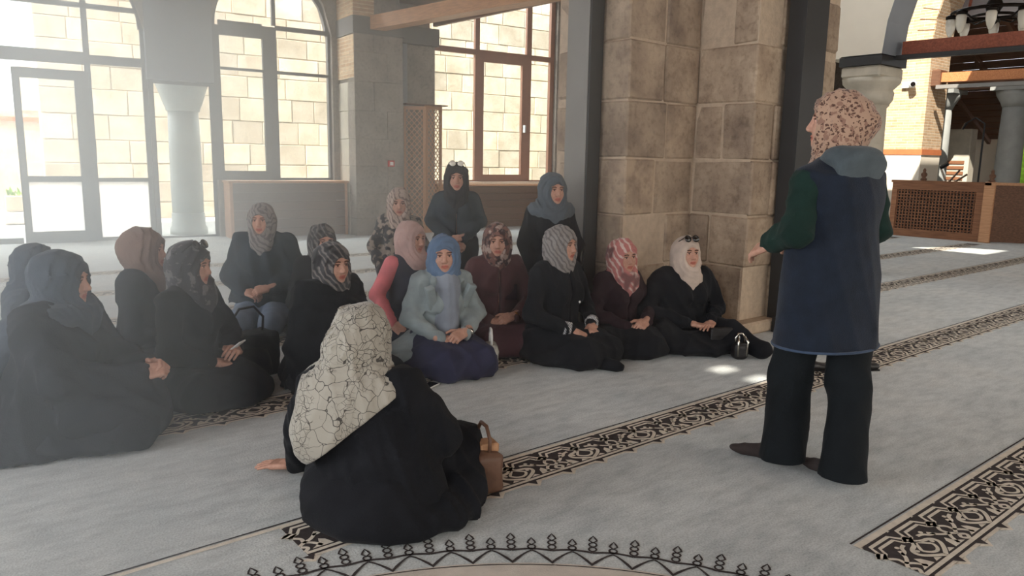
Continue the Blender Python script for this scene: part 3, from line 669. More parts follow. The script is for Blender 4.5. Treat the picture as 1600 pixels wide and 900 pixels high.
# ================================================================== FURNITURE BY THE WINDOW WALL
def wall_pt(s, off, z=0.0): return Vector(WO) + Matrix.Rotation(WR, 3, 'Z') @ Vector((s, off, z))
def heater_cover(s0, s1, off, h, label):
    o = empty('radiator_cover', wall_pt(s0, off), WR, label, 'cabinet', 'radiator covers under the windows'); L = s1 - s0; d = -off
    MB().box(0, .05, 0, d-.02, 0, h-.035).build('side', MAT['wood_light'], o); MB().box(L-.05, L, 0, d-.02, 0, h-.035).build('side', MAT['wood_light'], o)
    MB().box(-.02, L+.02, -.03, d-.01, h-.035, h).build('top', MAT['wood_light'], o); n = 6; hh = (h-.05)/n
    for k in range(n): MB().box(.05, L-.05, .0, .03, .012+k*hh, .004+(k+1)*hh).build('plank', MAT['wood_dark'], o)
    return o
heater_cover(1.82, 3.80, -.42, .93, 'long walnut radiator cover beneath the arched window')
heater_cover(5.72, 8.5, -.30, .86, 'walnut radiator cover beneath the brown framed window by the stone pier')
fs = empty('folding_screen', wall_pt(4.80, -.62), WR, 'two leaf wooden folding screen with diagonal lattice beside the stone pier', 'screen')
def leaf(a, b, h):
    a = np.array(a, float); b = np.array(b, float); L = np.linalg.norm(b-a); ang = math.atan2(b[1]-a[1], b[0]-a[0])
    r = empty('screen_leaf', (a[0], a[1], 0), ang, parent=fs)
    MB().box(0, .045, 0, .035, 0, h).box(L-.045, L, 0, .035, 0, h).box(.045, L-.045, 0, .035, h-.06, h).box(.045, L-.045, 0, .035, 0, .12).build('leaf_frame', MAT['wood_light'], r)
    l = MB(); n = 34
    for sg in (1, -1):
        for k in range(-6, n+6):
            z = .12 + k*.105; w0, w1 = .045, L-.045
            za, zb = (z, z + sg*(w1-w0)*1.1)
            x0, x1 = w0, w1
            def clip(x0, z0, x1, z1):
                for lim, lo in ((.12, True), (h-.06, False)):
                    if lo and z0 < lim and z1 < lim or (not lo and z0 > lim and z1 > lim): return None
                    if (z0 < lim) != (z1 < lim):
                        t = (lim-z0)/(z1-z0); xm = x0+(x1-x0)*t
                        if (z0 < lim) == lo: x0, z0 = xm, lim
                        else: x1, z1 = xm, lim
                return x0, z0, x1, z1
            q = clip(x0, za, x1, zb)
            if q and abs(q[0]-q[2]) > .01: l.bar((q[0], .014 + .005*sg, q[1]), (q[2], .014 + .005*sg, q[3]), .015, .007, (0, 1, 0))
    l.build('lattice', MAT['wood_light'], r, kind='stuff')
leaf((0.0, 0.02), (.36, -.12), 2.25); leaf((.37, -.12), (.78, .04), 2.27)
MB().box(-.02, .80, -.14, .06, 2.27, 2.29).build('top_rail', MAT['wood_dark'], fs)
fb = empty('fire_call_point', wall_pt(4.47, -.755, 1.24), WR, 'small red fire alarm call point on the grey stone pier', 'alarm')
MB().cbox(-.06, .06, -.045, 0, -.055, .055, .008).build('housing', MAT['red'], fb); MB().box(-.03, .03, -.05, -.045, -.03, .03).build('plate', MAT['white'], fb)

# ================================================================== PEOPLE: distance-field figures
F32 = np.float32
def rc(a, b, ra, rb): return ('rc', np.array(a, F32), np.array(b, F32), float(ra), float(rb))
def el(c, r, rot=None):
    r = (r, r, r) if not hasattr(r, '__len__') else r
    return ('el', np.array(c, F32), np.array(r, F32), rot)
def ec(z0, z1, c0, c1, r0, r1): return ('ec', z0, z1, np.array(c0, F32), np.array(c1, F32), np.array(r0, F32), np.array(r1, F32))   # elliptic cone along z
def bx(c, r, rad, rot=None): return ('bx', np.array(c, F32), np.array(r, F32), float(rad), rot)
def prim_d(p, P):
    k = p[0]
    if k == 'rc':
        a, b, ra, rb = p[1:]; ba = b - a; L2 = float(ba @ ba) + 1e-9; pa = P - a
        h = np.clip((pa @ ba) / L2, 0, 1); q = pa - h[:, None] * ba
        return np.sqrt((q*q).sum(1)) - (ra + (rb - ra) * h)
    if k == 'el':
        q = P - p[1]
        if p[3] is not None: q = q @ p[3]
        q1 = q / p[2]; k0 = np.sqrt((q1*q1).sum(1)); q2 = q1 / p[2]; k1 = np.sqrt((q2*q2).sum(1)) + 1e-6
        return k0 * (k0 - 1) / k1
    if k == 'bx':
        q = P - p[1]
        if p[4] is not None: q = q @ p[4]
        q = np.abs(q) - (p[2] - p[3]); return np.sqrt((np.maximum(q, 0)**2).sum(1)) + np.minimum(q.max(1), 0) - p[3]
    z0, z1, c0, c1, r0, r1 = p[1:]
    h = np.clip((P[:, 2] - z0) / (z1 - z0), 0, 1)[:, None]; c = c0 + (c1 - c0) * h; r = r0 + (r1 - r0) * h
    q = (P[:, :2] - c) / r; d = (np.sqrt((q*q).sum(1)) - 1) * r.min(1)
    dz = np.maximum(z0 - P[:, 2], P[:, 2] - z1); return np.maximum(d, dz)
def smin(a, b, k):
    h = np.maximum(k - np.abs(a - b), 0) / k; return np.minimum(a, b) - h*h*k*0.25
def smax(a, b, k): return -smin(-a, -b, k)
def union(prims, P, k):
    d = prim_d(prims[0], P)
    for p in prims[1:]: d = smin(d, prim_d(p, P), k)
    return d
def p_bounds(prims):
    lo = np.full(3, 9.0); hi = np.full(3, -9.0)
    for p in prims:
        if p[0] == 'rc': pts = [(p[1], p[3]), (p[2], p[4])]
        elif p[0] == 'el': pts = [(p[1], float(max(p[2])) if p[3] is not None else p[2])]
        elif p[0] == 'bx': pts = [(p[1], float(np.linalg.norm(p[2])) if p[4] is not None else p[2])]
        else: pts = [(np.append(p[3], p[1]), np.append(p[5], 0)), (np.append(p[4], p[2]), np.append(p[6], 0))]
        for c, r in pts: lo = np.minimum(lo, c - r); hi = np.maximum(hi, c + r)
    return lo, hi
def grid(lo, hi, h):
    n = np.ceil((np.array(hi) - np.array(lo)) / h).astype(int) + 1
    ax = [np.array(lo[i] + h*np.arange(n[i]), F32) for i in range(3)]
    G = np.stack(np.meshgrid(*ax, indexing='ij'), -1).reshape(-1, 3); return G, tuple(n)
def surface(vol, lo, h):
    """naive surface nets"""
    s = vol < 0; nx, ny, nz = vol.shape
    acc = np.zeros((nx-1, ny-1, nz-1, 3), F32); cnt = np.zeros((nx-1, ny-1, nz-1), F32)
    for ax in range(3):
        o1, o2 = [a for a in (0, 1, 2) if a != ax]
        sl0 = [slice(None)]*3; sl1 = [slice(None)]*3; sl0[ax] = slice(0, -1); sl1[ax] = slice(1, None)
        a = vol[tuple(sl0)]; b = vol[tuple(sl1)]; cr = (a < 0) != (b < 0)
        t = np.where(cr, a / np.where(cr, a - b, 1), 0).astype(F32)
        for d1 in (0, 1):
            for d2 in (0, 1):
                ss = [slice(None)]*3; ss[o1] = slice(d1, None if d1 else -1); ss[o2] = slice(d2, None if d2 else -1)
                c = cr[tuple(ss)]; tt = t[tuple(ss)]
                acc[..., ax] += tt * c; acc[..., o1] += d1 * c; acc[..., o2] += d2 * c; cnt += c
    act = cnt > 0; idx = np.full(act.shape, -1, int); idx[act] = np.arange(act.sum())
    ijk = np.argwhere(act); V = (ijk + acc[act] / cnt[act][:, None]) * h + np.array(lo)
    Q = []
    for ax in range(3):
        o1, o2 = ((1, 2), (2, 0), (0, 1))[ax]
        sl0 = [slice(1, -1)]*3; sl1 = [slice(1, -1)]*3; sl0[ax] = slice(0, -1); sl1[ax] = slice(1, None)
        a = s[tuple(sl0)]; b = s[tuple(sl1)]
        for flip in (False, True):
            e = np.argwhere((a & ~b) if not flip else (~a & b))
            if not len(e): continue
            e[:, o1] += 1; e[:, o2] += 1
            def cell(d1, d2):
                c = e.copy(); c[:, o1] -= d1; c[:, o2] -= d2; return idx[c[:, 0], c[:, 1], c[:, 2]]
            q = np.stack([cell(1, 1), cell(0, 1), cell(0, 0), cell(1, 0)], 1)
            Q.append(q[:, ::-1] if flip else q)
    Q = np.concatenate(Q) if Q else np.zeros((0, 4), int)
    return V, Q[(Q >= 0).all(1)]
def folds(P, amp, fx, fy, fz, seed):
    """cloth creases: sharp ridges along a warped direction plus small wrinkles"""
    r = np.random.RandomState(seed); w = P * np.array([fx, fy, fz], F32)
    warp = np.sin(w @ r.uniform(-.45, .45, (3, 3)).astype(F32) + r.uniform(0, 6, 3).astype(F32)) * F32(1.3)
    ww = w + warp; out = np.zeros(len(P), F32); tot = 0
    for i, (f, a) in enumerate(((1.0, 1.0), (1.35, .8), (2.1, .45))):
        d = r.normal(size=3); d /= np.linalg.norm(d)
        out += a * (1 - np.abs(np.sin(ww @ d.astype(F32) * F32(f) + F32(r.uniform(0, 6))))) ** 1.6; tot += a
    return (amp * 2.2 * (out / F32(tot) - .22)).astype(F32)
def pleats(PH, amp, seed):
    """scarf wound round the face: ridges ringing the face, loosened by a warp"""
    r = np.random.RandomState(seed); x, y, z = PH.T
    wv = np.sin(PH @ (r.uniform(-14, 14, (3, 2))).astype(F32) + r.uniform(0, 6, 2).astype(F32)).sum(1)
    t = np.sqrt((y/F32(.07))**2 + ((z+F32(.02))/F32(.092))**2) - x*F32(4.0 + r.uniform(-1, 1)) + y*F32(r.uniform(-3, 3))
    s1 = (1 - np.abs(np.sin(t*F32(6.5) + wv*F32(.55) + F32(r.uniform(0, 6)))))**1.8
    s2 = (1 - np.abs(np.sin(t*F32(11.0) - wv*F32(.9) + F32(r.uniform(0, 6)))))**1.6
    fade = np.exp(-np.maximum(np.sqrt((PH*PH).sum(1)) - F32(.15), 0)/F32(.07))
    return (amp * (s1 + .5*s2 - .35) * fade).astype(F32)
def rot(yaw=0, pitch=0, roll=0):
    """columns: forward, left, up of the turned head; pitch > 0 looks down"""
    return np.array(Matrix.Rotation(yaw*D2R, 3, 'Z') @ Matrix.Rotation(pitch*D2R, 3, 'Y') @ Matrix.Rotation(roll*D2R, 3, 'X'))

# ---- a head with a face (x forward, z up, origin between the ears)
def make_head(h=.0034, w=1.0, nose=1.0):
    prims = [el((-.012, 0, .03), (.095, .073*w, .088)), el((.022, 0, -.03), (.068, .060*w, .088)), el((.058, 0, -.088), (.030, .030, .026)),
             el((.05, .036*w, -.03), (.030, .026, .036)), el((.05, -.036*w, -.03), (.030, .026, .036)), rc((-.02, 0, -.06), (-.035, 0, -.22), .053, .058)]
    lo = np.array((-.125, -.1, -.21)); hi = np.array((.135, .1, .135)); P, n = grid(lo, hi, h)
    d = union(prims, P, .03)
    for s in (-1, 1):
        d = smin(d, prim_d(el((.078, s*.028, .030), (.012, .026, .008)), P), .014)              # brow
        d = smax(d, -prim_d(el((.098, s*.030, .010), (.018, .019, .012)), P), .014)             # socket
        d = smin(d, prim_d(el((.0745, s*.030, .009), (.0125, .0150, .0115)), P), .004)          # eyeball
        d = smin(d, prim_d(rc((.0835, s*.016, .0165), (.078, s*.044, .014), .0035, .003), P), .004)   # upper lid
        d = smin(d, prim_d(el((.094, s*.0105, -.030), (.011, .0075, .0075)), P), .008)          # nostril wing
        d = smin(d, prim_d(el((-.005, s*.077*w, -.002), (.020, .009, .032)), P), .008)          # ear
    d = smin(d, prim_d(rc((.083, 0, .018), (.104*nose, 0, -.024), .0075, .0115), P), .012)
    d = smin(d, prim_d(el((.083, 0, -.0555), (.013, .023, .0065)), P), .006); d = smin(d, prim_d(el((.081, 0, -.0665), (.013, .019, .0075)), P), .006)
    d = smax(d, -prim_d(el((.1, 0, -.0610), (.013, .021, .0018)), P), .004)
    V, Q = surface(d.reshape(n), lo, h)
    x, y, z = V.T; ay = np.abs(y); C = np.tile(np.array((1, 1, 1), F32), (len(V), 1))
    lips = (x > .072) & (ay < .023) & (z < -.049 - (ay*.15)) & (z > -.0745 + ay*.3); C[lips] = (.82, .46, .46)
    brow = (x > .055) & (ay > .013) & (ay < .050) & (np.abs(z - (.031 - .004*np.abs(ay-.03)/.02)) < .0045); C[brow] = (.17, .12, .10)
    eye = (x > .074) & (((ay-.030)/.0145)**2 + ((z-.008)/.0062)**2 < 1); C[eye] = (1.25, 1.3, 1.35)
    iris = (x > .078) & (((ay-.030)/.0062)**2 + ((z-.008)/.0065)**2 < 1); C[iris] = (.10, .07, .06)
    lash = (x > .07) & (((ay-.030)/.0185)**2 + ((z-.0145)/.0035)**2 < 1); C[lash] = (.16, .12, .11)
    return V, Q, C
HEADS = [make_head(), make_head(w=1.07, nose=1.03), make_head(w=.97, nose=.985)]
# ---- hands: wrist at origin, fingers along +x, palm faces -z, thumb on +y (right hand)
def make_hand(curl, spread=.05, thumb=(35, 20), h=.0031):
    prims = [bx((.047, 0, 0), (.046, .039, .0135), .012), rc((-.05, 0, 0), (.02, 0, 0), .026, .024), el((.03, .025, -.006), (.032, .016, .014))]
    fing = []
    for i, (y, L, r) in enumerate(((.029, .070, .0088), (.0095, .078, .0092), (-.0100, .072, .0088), (-.0285, .056, .0078))):
        p = np.array((.084 if i < 3 else .078, y, .002)); a = 0.0; sp = spread*(1.5 - i)
        ch = []
        for s, ln in enumerate((.46, .30, .24)):
            a += curl[s]*D2R; d = np.array((math.cos(a)*math.cos(sp), math.cos(a)*math.sin(sp), -math.sin(a))); q = p + d*L*ln*1.05
            ch.append(rc(p, q, r*(1 - .07*s), r*(.93 - .07*s))); p = q
        fing.append(ch)
    t0 = np.array((.022, .034, -.006)); a = thumb[0]*D2R; t1 = t0 + .038*np.array((math.cos(a), math.sin(a), -.25)); a2 = (thumb[0]-thumb[1])*D2R; t2 = t1 + .030*np.array((math.cos(a2), math.sin(a2), -.3))
    fing.append([rc(t0, t1, .0125, .0105), rc(t1, t2, .0100, .0085)])
    allp = prims + [c for f in fing for c in f]; lo, hi = p_bounds(allp); lo -= .01; hi += .01; P, n = grid(lo, hi, h)
    d = union(prims, P, .012)
    for f in fing: d = smin(d, union(f, P, .003), .004)
    V, Q = surface(d.reshape(n), lo, h); return V, Q
HANDS = dict(relaxed=make_hand((18, 26, 18)), clasp=make_hand((48, 52, 28), .02, (48, 30)), flat=make_hand((4, 5, 4), .09, (50, 12)), hold=make_hand((35, 45, 30), .02, (30, 40)))
def place_hand(pose, side, wrist, d, palm):
    V, Q = HANDS[pose]; V = V.copy()
    if side > 0: V[:, 1] *= -1; Q = Q[:, ::-1]
    d = np.array(d, float); d /= np.linalg.norm(d); z = -np.array(palm, float); z -= d*(z @ d); z /= np.linalg.norm(z); y = np.cross(z, d)
    return V @ np.array([d, y, z]) + np.array(wrist), Q

def skin_mat():
    t = NT('skin'); at = t.new('ShaderNodeAttribute', _attribute_name='Tint'); n = t.noise(60, 3)
    r = t.ramp(n.outputs['Fac'], [(0.3, S(178, 132, 112)), (0.7, S(196, 152, 131))])
    t.link(t.mix(1.0, r.outputs[0], at.outputs['Color'], 'MULTIPLY'), t.b.inputs['Base Color'])
    t.b.inputs['Roughness'].default_value = .55; t.b.inputs['Specular IOR Level'].default_value = .35
    t.b.inputs['Subsurface Weight'].default_value = 0.0; return t.m
SKIN = skin_mat()
HEAD_N = [0]
def figure(label, loc, heading, layers, hc, turn, hands, scarf, vox=.013, head_id=0, group=None, extra=None, under=.03):
    """one person: an Empty on the floor > body (one mesh), headscarf, and one mesh for each garment"""
    root = empty('person', (loc[0], loc[1], 0), heading*D2R, label, 'person', group)
    HR = rot(*turn); hc = np.array(hc, float); vols = []
    allp = [p for L in layers for p in L['prims']]
    for L in layers:
        v = L.get('vox', vox); lo, hi = p_bounds(L['prims']); lo -= 2*v + .05; hi += 2*v + .05; lo[2] = max(lo[2], -2*v)
        P, n = grid(lo, hi, v); d = union(L['prims'], P, L.get('k', .05)) if 'groups' not in L else None
        for g_, k_, kj in L.get('groups', ()): d = union(g_, P, k_) if d is None else smin(d, union(g_, P, k_), kj)
        fo = L.get('fold', (.010, 16, 16, 7)); seed = abs(hash(label)) % 1000 if False else (sum(map(ord, label)) * 7 + len(L['name'])) % 9973
        d = d - folds(P, *fo, seed)
        if 'minus' in L:
            for p in L['minus']: d = smax(d, -prim_d(p, P), .012)
        for nrm, off in L.get('cuts', ()): d = np.maximum(d, P @ np.array(nrm, F32) - F32(off))
        d = np.maximum(d, F32(.003) - P[:, 2])
        V, Q = surface(d.reshape(n), lo, v)
        o = mesh_obj(L['name'], V, Q, L['mat'], root, True); setp(o, label=L.get('label'))
    # body: head, hands and a trunk under the clothes, one mesh
    v = .024; lo, hi = p_bounds(allp); lo -= .03; hi += .03; P, n = grid(lo, hi, v)
    d = union([p for L in layers if L.get('body', True) for p in L['prims']], P, .05) + under; d = np.maximum(d, F32(.03) - P[:, 2])
    VB, QB = surface(d.reshape(n), lo, v)
    hv, hq, hcv = HEADS[head_id % len(HEADS)]
    Vs = [hv @ HR.T + hc, VB]; Qs = [hq, QB + len(hv)]; Cs = [hcv, np.ones((len(VB), 3), F32)]; m = len(hv) + len(VB)
    for hd in hands:
        V, Q = place_hand(*hd); Vs.append(V); Qs.append(Q + m); Cs.append(np.ones((len(V), 3), F32)); m += len(V)
    body = mesh_obj('body', np.concatenate(Vs), np.concatenate(Qs), SKIN, root, True)
    ca = body.data.attributes.new('Tint', 'FLOAT_COLOR', 'POINT'); C = np.concatenate(Cs); ca.data.foreach_set('color', np.c_[C, np.ones(len(C))].astype(F32).ravel())
    # headscarf
    hp = [el((-.018, 0, .030), (.114, .100, .106)), el((-.03, 0, -.03), (.104, .100, .10)), el((.010, 0, -.055), (.086, .090, .090)), rc((-.01, 0, -.09), (-.02, 0, -.15), .086, .10)]
    hp += scarf.get('head', [])
    dr = scarf.get('drape', [])
    def toL(p):
        f = lambda c: (HR @ np.array(c, float) + hc).astype(F32)
        if p[0] == 'el': return ('el', f(p[1]), p[2], (HR if p[3] is None else HR @ p[3]).astype(F32))
        return ('rc', f(p[1]), f(p[2]), p[3], p[4])
    pr_ = [toL(p) for p in hp] + dr; v = scarf.get('vox', .0075); lo, hi = p_bounds(pr_); lo -= .045; hi += .045; P, n = grid(lo, hi, v)
    d = union(pr_, P, scarf.get('k', .035)); PH = ((P - hc.astype(F32)) @ HR.astype(F32))
    seed = (sum(map(ord, label)) * 13) % 9973
    amp = scarf.get('amp', .0085); d = d - pleats(PH, amp, seed) - folds(P, .006, 26, 26, 14, seed+1)
    op = scarf.get('open', (.058, .079)); d = smax(d, -prim_d(el((.112, 0, -.018), (.066, op[0], op[1])), PH), .010)
    for nrm, off in scarf.get('cuts', ()): d = np.maximum(d, P @ np.array(nrm, F32) - F32(off))
    V, Q = surface(d.reshape(n), lo, v); mesh_obj('headscarf', V, Q, scarf['mat'], root, True)
    if extra: extra(root)
    return root

def seated(label, loc, heading, h, top, bottom, scarf_mat, lean=.03, turn=(0, 0, 0), legs='seiza', arms='clasp', style='bib', bulk=1.0, vox=.013, head_id=0,
           extra=None, scarf_kw=None, top_name='coat', bottom_name='skirt', sleeves=None, hx=0.0, hy=0.0, layers_extra=None, base=.09, pose='clasp', group=None, top_prims=None, seam=True, arm_k=.04):
    zt = h - .245; zs = zt - .036; zb = base
    X = lambda z: lean*(z-zb)/(zs-zb); Z = lambda t: zb + t*(zs-zb); B = bulk
    torso = [el((X(Z(.15))-.01, 0, Z(.15)), (.165*B, .195*B, .14)), el((X(Z(.45)), 0, Z(.45)), (.128*B, .160*B, .17)), el((X(Z(.75))+.005, 0, Z(.76)), (.122*B, .168*B, .15)),
             rc((X(zs)-.012, -.128*B, zs-.034), (X(zs)-.012, 0, zs), .056, .066), rc((X(zs)-.012, 0, zs), (X(zs)-.012, .128*B, zs-.034), .066, .056), el((X(Z(.7))+.085*B, .062, Z(.68)), .066*B), el((X(Z(.7))+.085*B, -.062, Z(.68)), .066*B),
             rc((X(zs)-.01, 0, zs), (X(zt), 0, zt+.01), .085, .06)]
    A = arms if isinstance(arms, dict) else {}
    def arm(s):
        key = 'L' if s > 0 else 'R'
        q = A.get(key) or ((.02 + lean*.5, s*.235*B, Z(.36)), (.245, s*.095, .245))
        return q
    al = []; hands = []
    for s in (1, -1):
        e_, w_ = arm(s)[:2]; sh = (X(zs)-.012, s*.150*B, zs-.036)
        al += [rc(sh, e_, .059*B, .051*B), rc(e_, w_, .051*B, .038)]
        q = arm(s)
        hd = q[2] if len(q) > 2 else ((.42, -s*.85, -.22), (-.55, 0, -.8))
        po = q[3] if len(q) > 3 else pose
        off = (.0, 0, .022) if (s > 0 and len(q) < 3) else (0, 0, 0)
        dd = np.array(hd[0], float); dd /= np.linalg.norm(dd)
        hands.append((po, s, np.array(w_) + dd*.022 + np.array(off), hd[0], hd[1]))
    if legs == 'seiza':
        lg = [el((-.04, 0, .125), (.19*B, .215*B, .125))] + [q for s in (1, -1) for q in (rc((0, s*.10, .145), (.38, s*.125, .115), .118, .088), rc((.38, s*.125, .085), (-.16, s*.11, .065), .075, .065))]
    elif legs == 'cross':
        lg = [el((-.03, 0, .12), (.19*B, .22*B, .12))] + [q for s in (1, -1) for q in (rc((0, s*.10, .13), (.25, s*.30, .13), .115, .085), rc((.25, s*.30, .10), (.30, -s*.10, .075), .078, .062))]
    elif legs == 'tall':
        lg = [el((-.0, 0, zb), (.165*B, .195*B, .17)), ec(.003, zb+.05, (.02, 0), (0, 0), (.19, .22), (.16*B, .19*B)), rc((.05, .1, .08), (.05, -.1, .08), .085, .085), rc((0, .1, .06), (-.38, .1, .05), .06, .05), rc((0, -.1, .06), (-.38, -.1, .05), .06, .05)]
    else: lg = legs
    if bottom_name == 'skirt' and legs in ('seiza', 'cross'): lg += [el((.10, 0, .055), (.38, .31, .085)), el((.20, 0, .11), (.26, .20, .11))]
    layers = [dict(name=bottom_name, mat=bottom, prims=lg, k=.065, fold=(.013, 17, 17, 12), vox=vox)]
    if sleeves is None: layers.append(dict(name=top_name, mat=top, prims=torso + al + (top_prims or []), groups=[(torso + (top_prims or []), .045, 0), (al[:2], .02, arm_k), (al[2:], .02, arm_k)], fold=(.0125, 24, 24, 17), vox=vox, minus=[bx((.16+lean, 0, Z(.5)), (.10, .0035, .32), .003)] if seam else []))
    else:
        layers.append(dict(name=top_name, mat=top, prims=torso + (top_prims or []), k=.045, fold=(.009, 20, 20, 12), vox=vox)); layers += [dict(name='sleeve', mat=sleeves, prims=q_, k=.02, fold=(.009, 26, 26, 26), vox=vox) for q_ in (al[:2], al[2:])]
    if layers_extra: layers += layers_extra(X, Z, zs, zt)
    sk = dict(mat=scarf_mat); xs = X(zs)
    if style in ('bib', 'cape'): sk['drape'] = [rc((xs, 0, zt+.03), (xs+.02, 0, zt-.04), .09, .10), el((xs+.088*B, .01, zs-.045), (.045, .085, .11))]
    if style == 'cape': sk['drape'] += [el((xs-.005, 0, zs-.01), (.135*B, .205*B, .085)), el((xs-.085, 0, zs-.10), (.075, .15, .16))]
    if style == 'tuck': sk['drape'] = [rc((xs, 0, zt+.03), (xs+.02, 0, zt-.02), .088, .09)]
    if scarf_kw:
        for k_, v_ in scarf_kw.items():
            if k_ == 'drape' and 'drape' in sk: sk['drape'] = sk['drape'] + v_
            else: sk[k_] = v_
    hc = (X(zt) + .025 + hx, hy, h - .143)
    return figure(label, loc, heading, layers, hc, turn, hands, sk, vox, head_id, group, extra)

# ------------------------------------------------------------------ clothes
CL = dict(
    charcoal=cloth('charcoal_cloth', 40, 42, 48), black=cloth('black_cloth', 24, 25, 29), navy=cloth('navy_cloth', 34, 40, 54), slate=cloth('slate_scarf', 66, 74, 84),
    dark_slate=cloth('dark_slate_cloth', 48, 56, 64), plum=cloth('plum_tunic', 88, 58, 58), plum_dark=cloth('plum_skirt', 74, 48, 52), maroon=cloth('dark_maroon_cloth', 48, 34, 38),
    denim_grey=cloth('grey_denim', 140, 150, 151), shirt=cloth('pale_blue_shirt', 134, 140, 150), blue=cloth('blue_scarf', 94, 114, 140), indigo=cloth('indigo_skirt', 50, 50, 72),
    pink=cloth('coral_pink_sleeve', 214, 118, 122), vest=cloth('dark_navy_vest', 46, 50, 62), greyscarf=cloth('grey_scarf', 124, 124, 128), steel_scarf=cloth('steel_blue_scarf', 88, 95, 102),
    beige=cloth('beige_scarf', 190, 172, 158), taupe=cloth('taupe_scarf', 126, 104, 94), green=cloth('bottle_green_cloth', 24, 44, 38), denim=M('dark_denim', S(21, 30, 44), .85, .25, 16, .3, 220, sheen=.1),
    trouser=cloth('black_trouser', 20, 24, 27), hood=cloth('grey_blue_hood', 78, 86, 90), jeans=cloth('pale_jeans', 112, 128, 150), sock=cloth('brown_sock', 62, 54, 52),
    hem=cloth('washed_denim_hem', 62, 76, 98), rose=cloth('dusty_rose_scarf', 178, 148, 140), wine=cloth('wine_coat', 70, 46, 52),
    leafprint=M_print('leaf_print_scarf', S(162, 156, 144), S(70, 66, 62), 'leaf', 19, thr=.022),
    leopard=M_print('leopard_scarf', S(172, 140, 118), S(88, 62, 52), 'spots', 66, thr=.36, ink2=S(140, 106, 90)),
    pinkprint=M_print('pink_print_scarf', S(184, 116, 110), S(214, 190, 180), 'stripes', 9, thr=.70, ink2=S(120, 82, 80)),
    geo=M_print('brown_print_scarf', S(120, 86, 76), S(62, 46, 46), 'flowers', 30, thr=.50, ink2=S(170, 150, 140)),
    greyprint=M_print('grey_print_scarf', S(60, 58, 60), S(118, 112, 108), 'stripes', 12, thr=.66, ink2=S(40, 38, 40)),
    darkprint=M_print('dark_print_scarf', S(52, 50, 54), S(108, 104, 104), 'flowers', 22, thr=.58),
    stripe=M_print('cream_striped_scarf', S(178, 160, 148), S(122, 102, 94), 'stripes', 12, thr=.7),
    floral=M_print('floral_blouse', S(150, 136, 124), S(44, 44, 50), 'flowers', 18, thr=.48),
    cuffs=M_print('striped_cuff', S(210, 210, 210), S(40, 40, 46), 'stripes', 40, thr=.5),
    silver=M_print('silver_print_scarf', S(140, 134, 130), S(104, 98, 96), 'stripes', 13, thr=.6),
)
def button(root, p, mat='white', r=.007):
    v = [(p[0], p[1]+r*math.cos(t), p[2]+r*math.sin(t)) for t in np.linspace(0, 2*math.pi, 9)[:-1]]
    mesh_obj('button', v + [(a+.006, b, c) for a, b, c in v], [tuple(range(8))[::-1], tuple(range(8, 16))] + [(i, (i+1) % 8, 8+(i+1) % 8, 8+i) for i in range(8)], MAT[mat], root)
def cuff(root, a, b, r, mat, name='cuff'): MB().tube([a, b], r, 14).build(name, mat, root, True)

# far left, only the shoulder of one and the back row of the left group
seated('person in dark slate scarf and coat cut off at the picture edge', (.52, 4.85), -8, .85, CL['dark_slate'], CL['dark_slate'], CL['slate'], turn=(-5, 8, 0), style='cape', vox=.016, head_id=1, arm_k=.12)
# large seated figure, long scarf hanging to the floor behind
def p2x(root):
    o = MB().cbox(-.02, .0, -.07, .06, .0, .12, .004).build('phone', MAT['paper'], root)
    o.location = (.20, .20, .36); o.rotation_euler = (.3, -.5, .2)
seated('person in long charcoal coat and slate scarf trailing to the carpet, hands clasped', (.50, 3.97), -34, .90, CL['charcoal'], CL['charcoal'], CL['slate'], lean=.05, turn=(0, 4, 0), legs='seiza', bulk=1.22, style='cape',
       vox=.012, scarf_kw=dict(head=[el((-.03, 0, .02), (.122, .112, .112))], drape=[rc((-.09, -.08, .54), (-.20, -.24, .32), .075, .055), rc((-.20, -.24, .32), (-.25, -.33, .03), .055, .04), el((-.05, 0, .53), (.14, .22, .11)), rc((.06, -.10, .55), (.20, -.16, .36), .05, .03)]),
       arms=dict(L=((.16, .24, .38), (.40, .070, .345), ((.80, -.50, .12), (.1, -.75, -.5)), 'clasp'), R=((.16, -.26, .36), (.40, -.075, .335), ((.80, .52, .12), (.1, .75, -.5)), 'clasp')), head_id=1, arm_k=.14, seam=False,
       top_prims=[el((.20, 0, .16), (.30, .27, .15)), ec(.01, .60, (-.04, -.02), (0, 0), (.25, .34), (.12, .17))])
seated('person in taupe scarf and dark coat behind the charcoal-coated sitter', (1.10, 4.92), -34, .905, CL['charcoal'], CL['navy'], CL['taupe'], turn=(0, 2, 0), style='bib', bulk=1.08, vox=.016, head_id=0,
       scarf_kw=dict(head=[el((-.045, 0, .015), (.128, .118, .116))], drape=[el((.13, -.05, .47), (.035, .05, .16))]), arm_k=.09)
def p4x(root):
    MB().cbox(-.004, .004, -.036, .036, -.07, .07, .003).build('phone', MAT['paper'], root).matrix_local = Matrix.Translation((.30, -.03, .30)) @ Matrix.Rotation(.9, 4, 'Y')
seated('person in dark printed scarf holding a white phone, beside the taupe scarf', (1.18, 4.30), -48, .885, CL['black'], CL['black'], CL['darkprint'], turn=(5, 6, 0), legs='cross', vox=.014, head_id=2, bulk=1.12, extra=p4x,
       arms=dict(L=((.10, .28, .33), (.27, .06, .27), ((.3, -.8, .2), (-.5, 0, -.8)), 'hold'), R=((.08, -.28, .33), (.22, -.12, .24), ((.4, .8, -.2), (-.3, 0, -.9)), 'relaxed')))
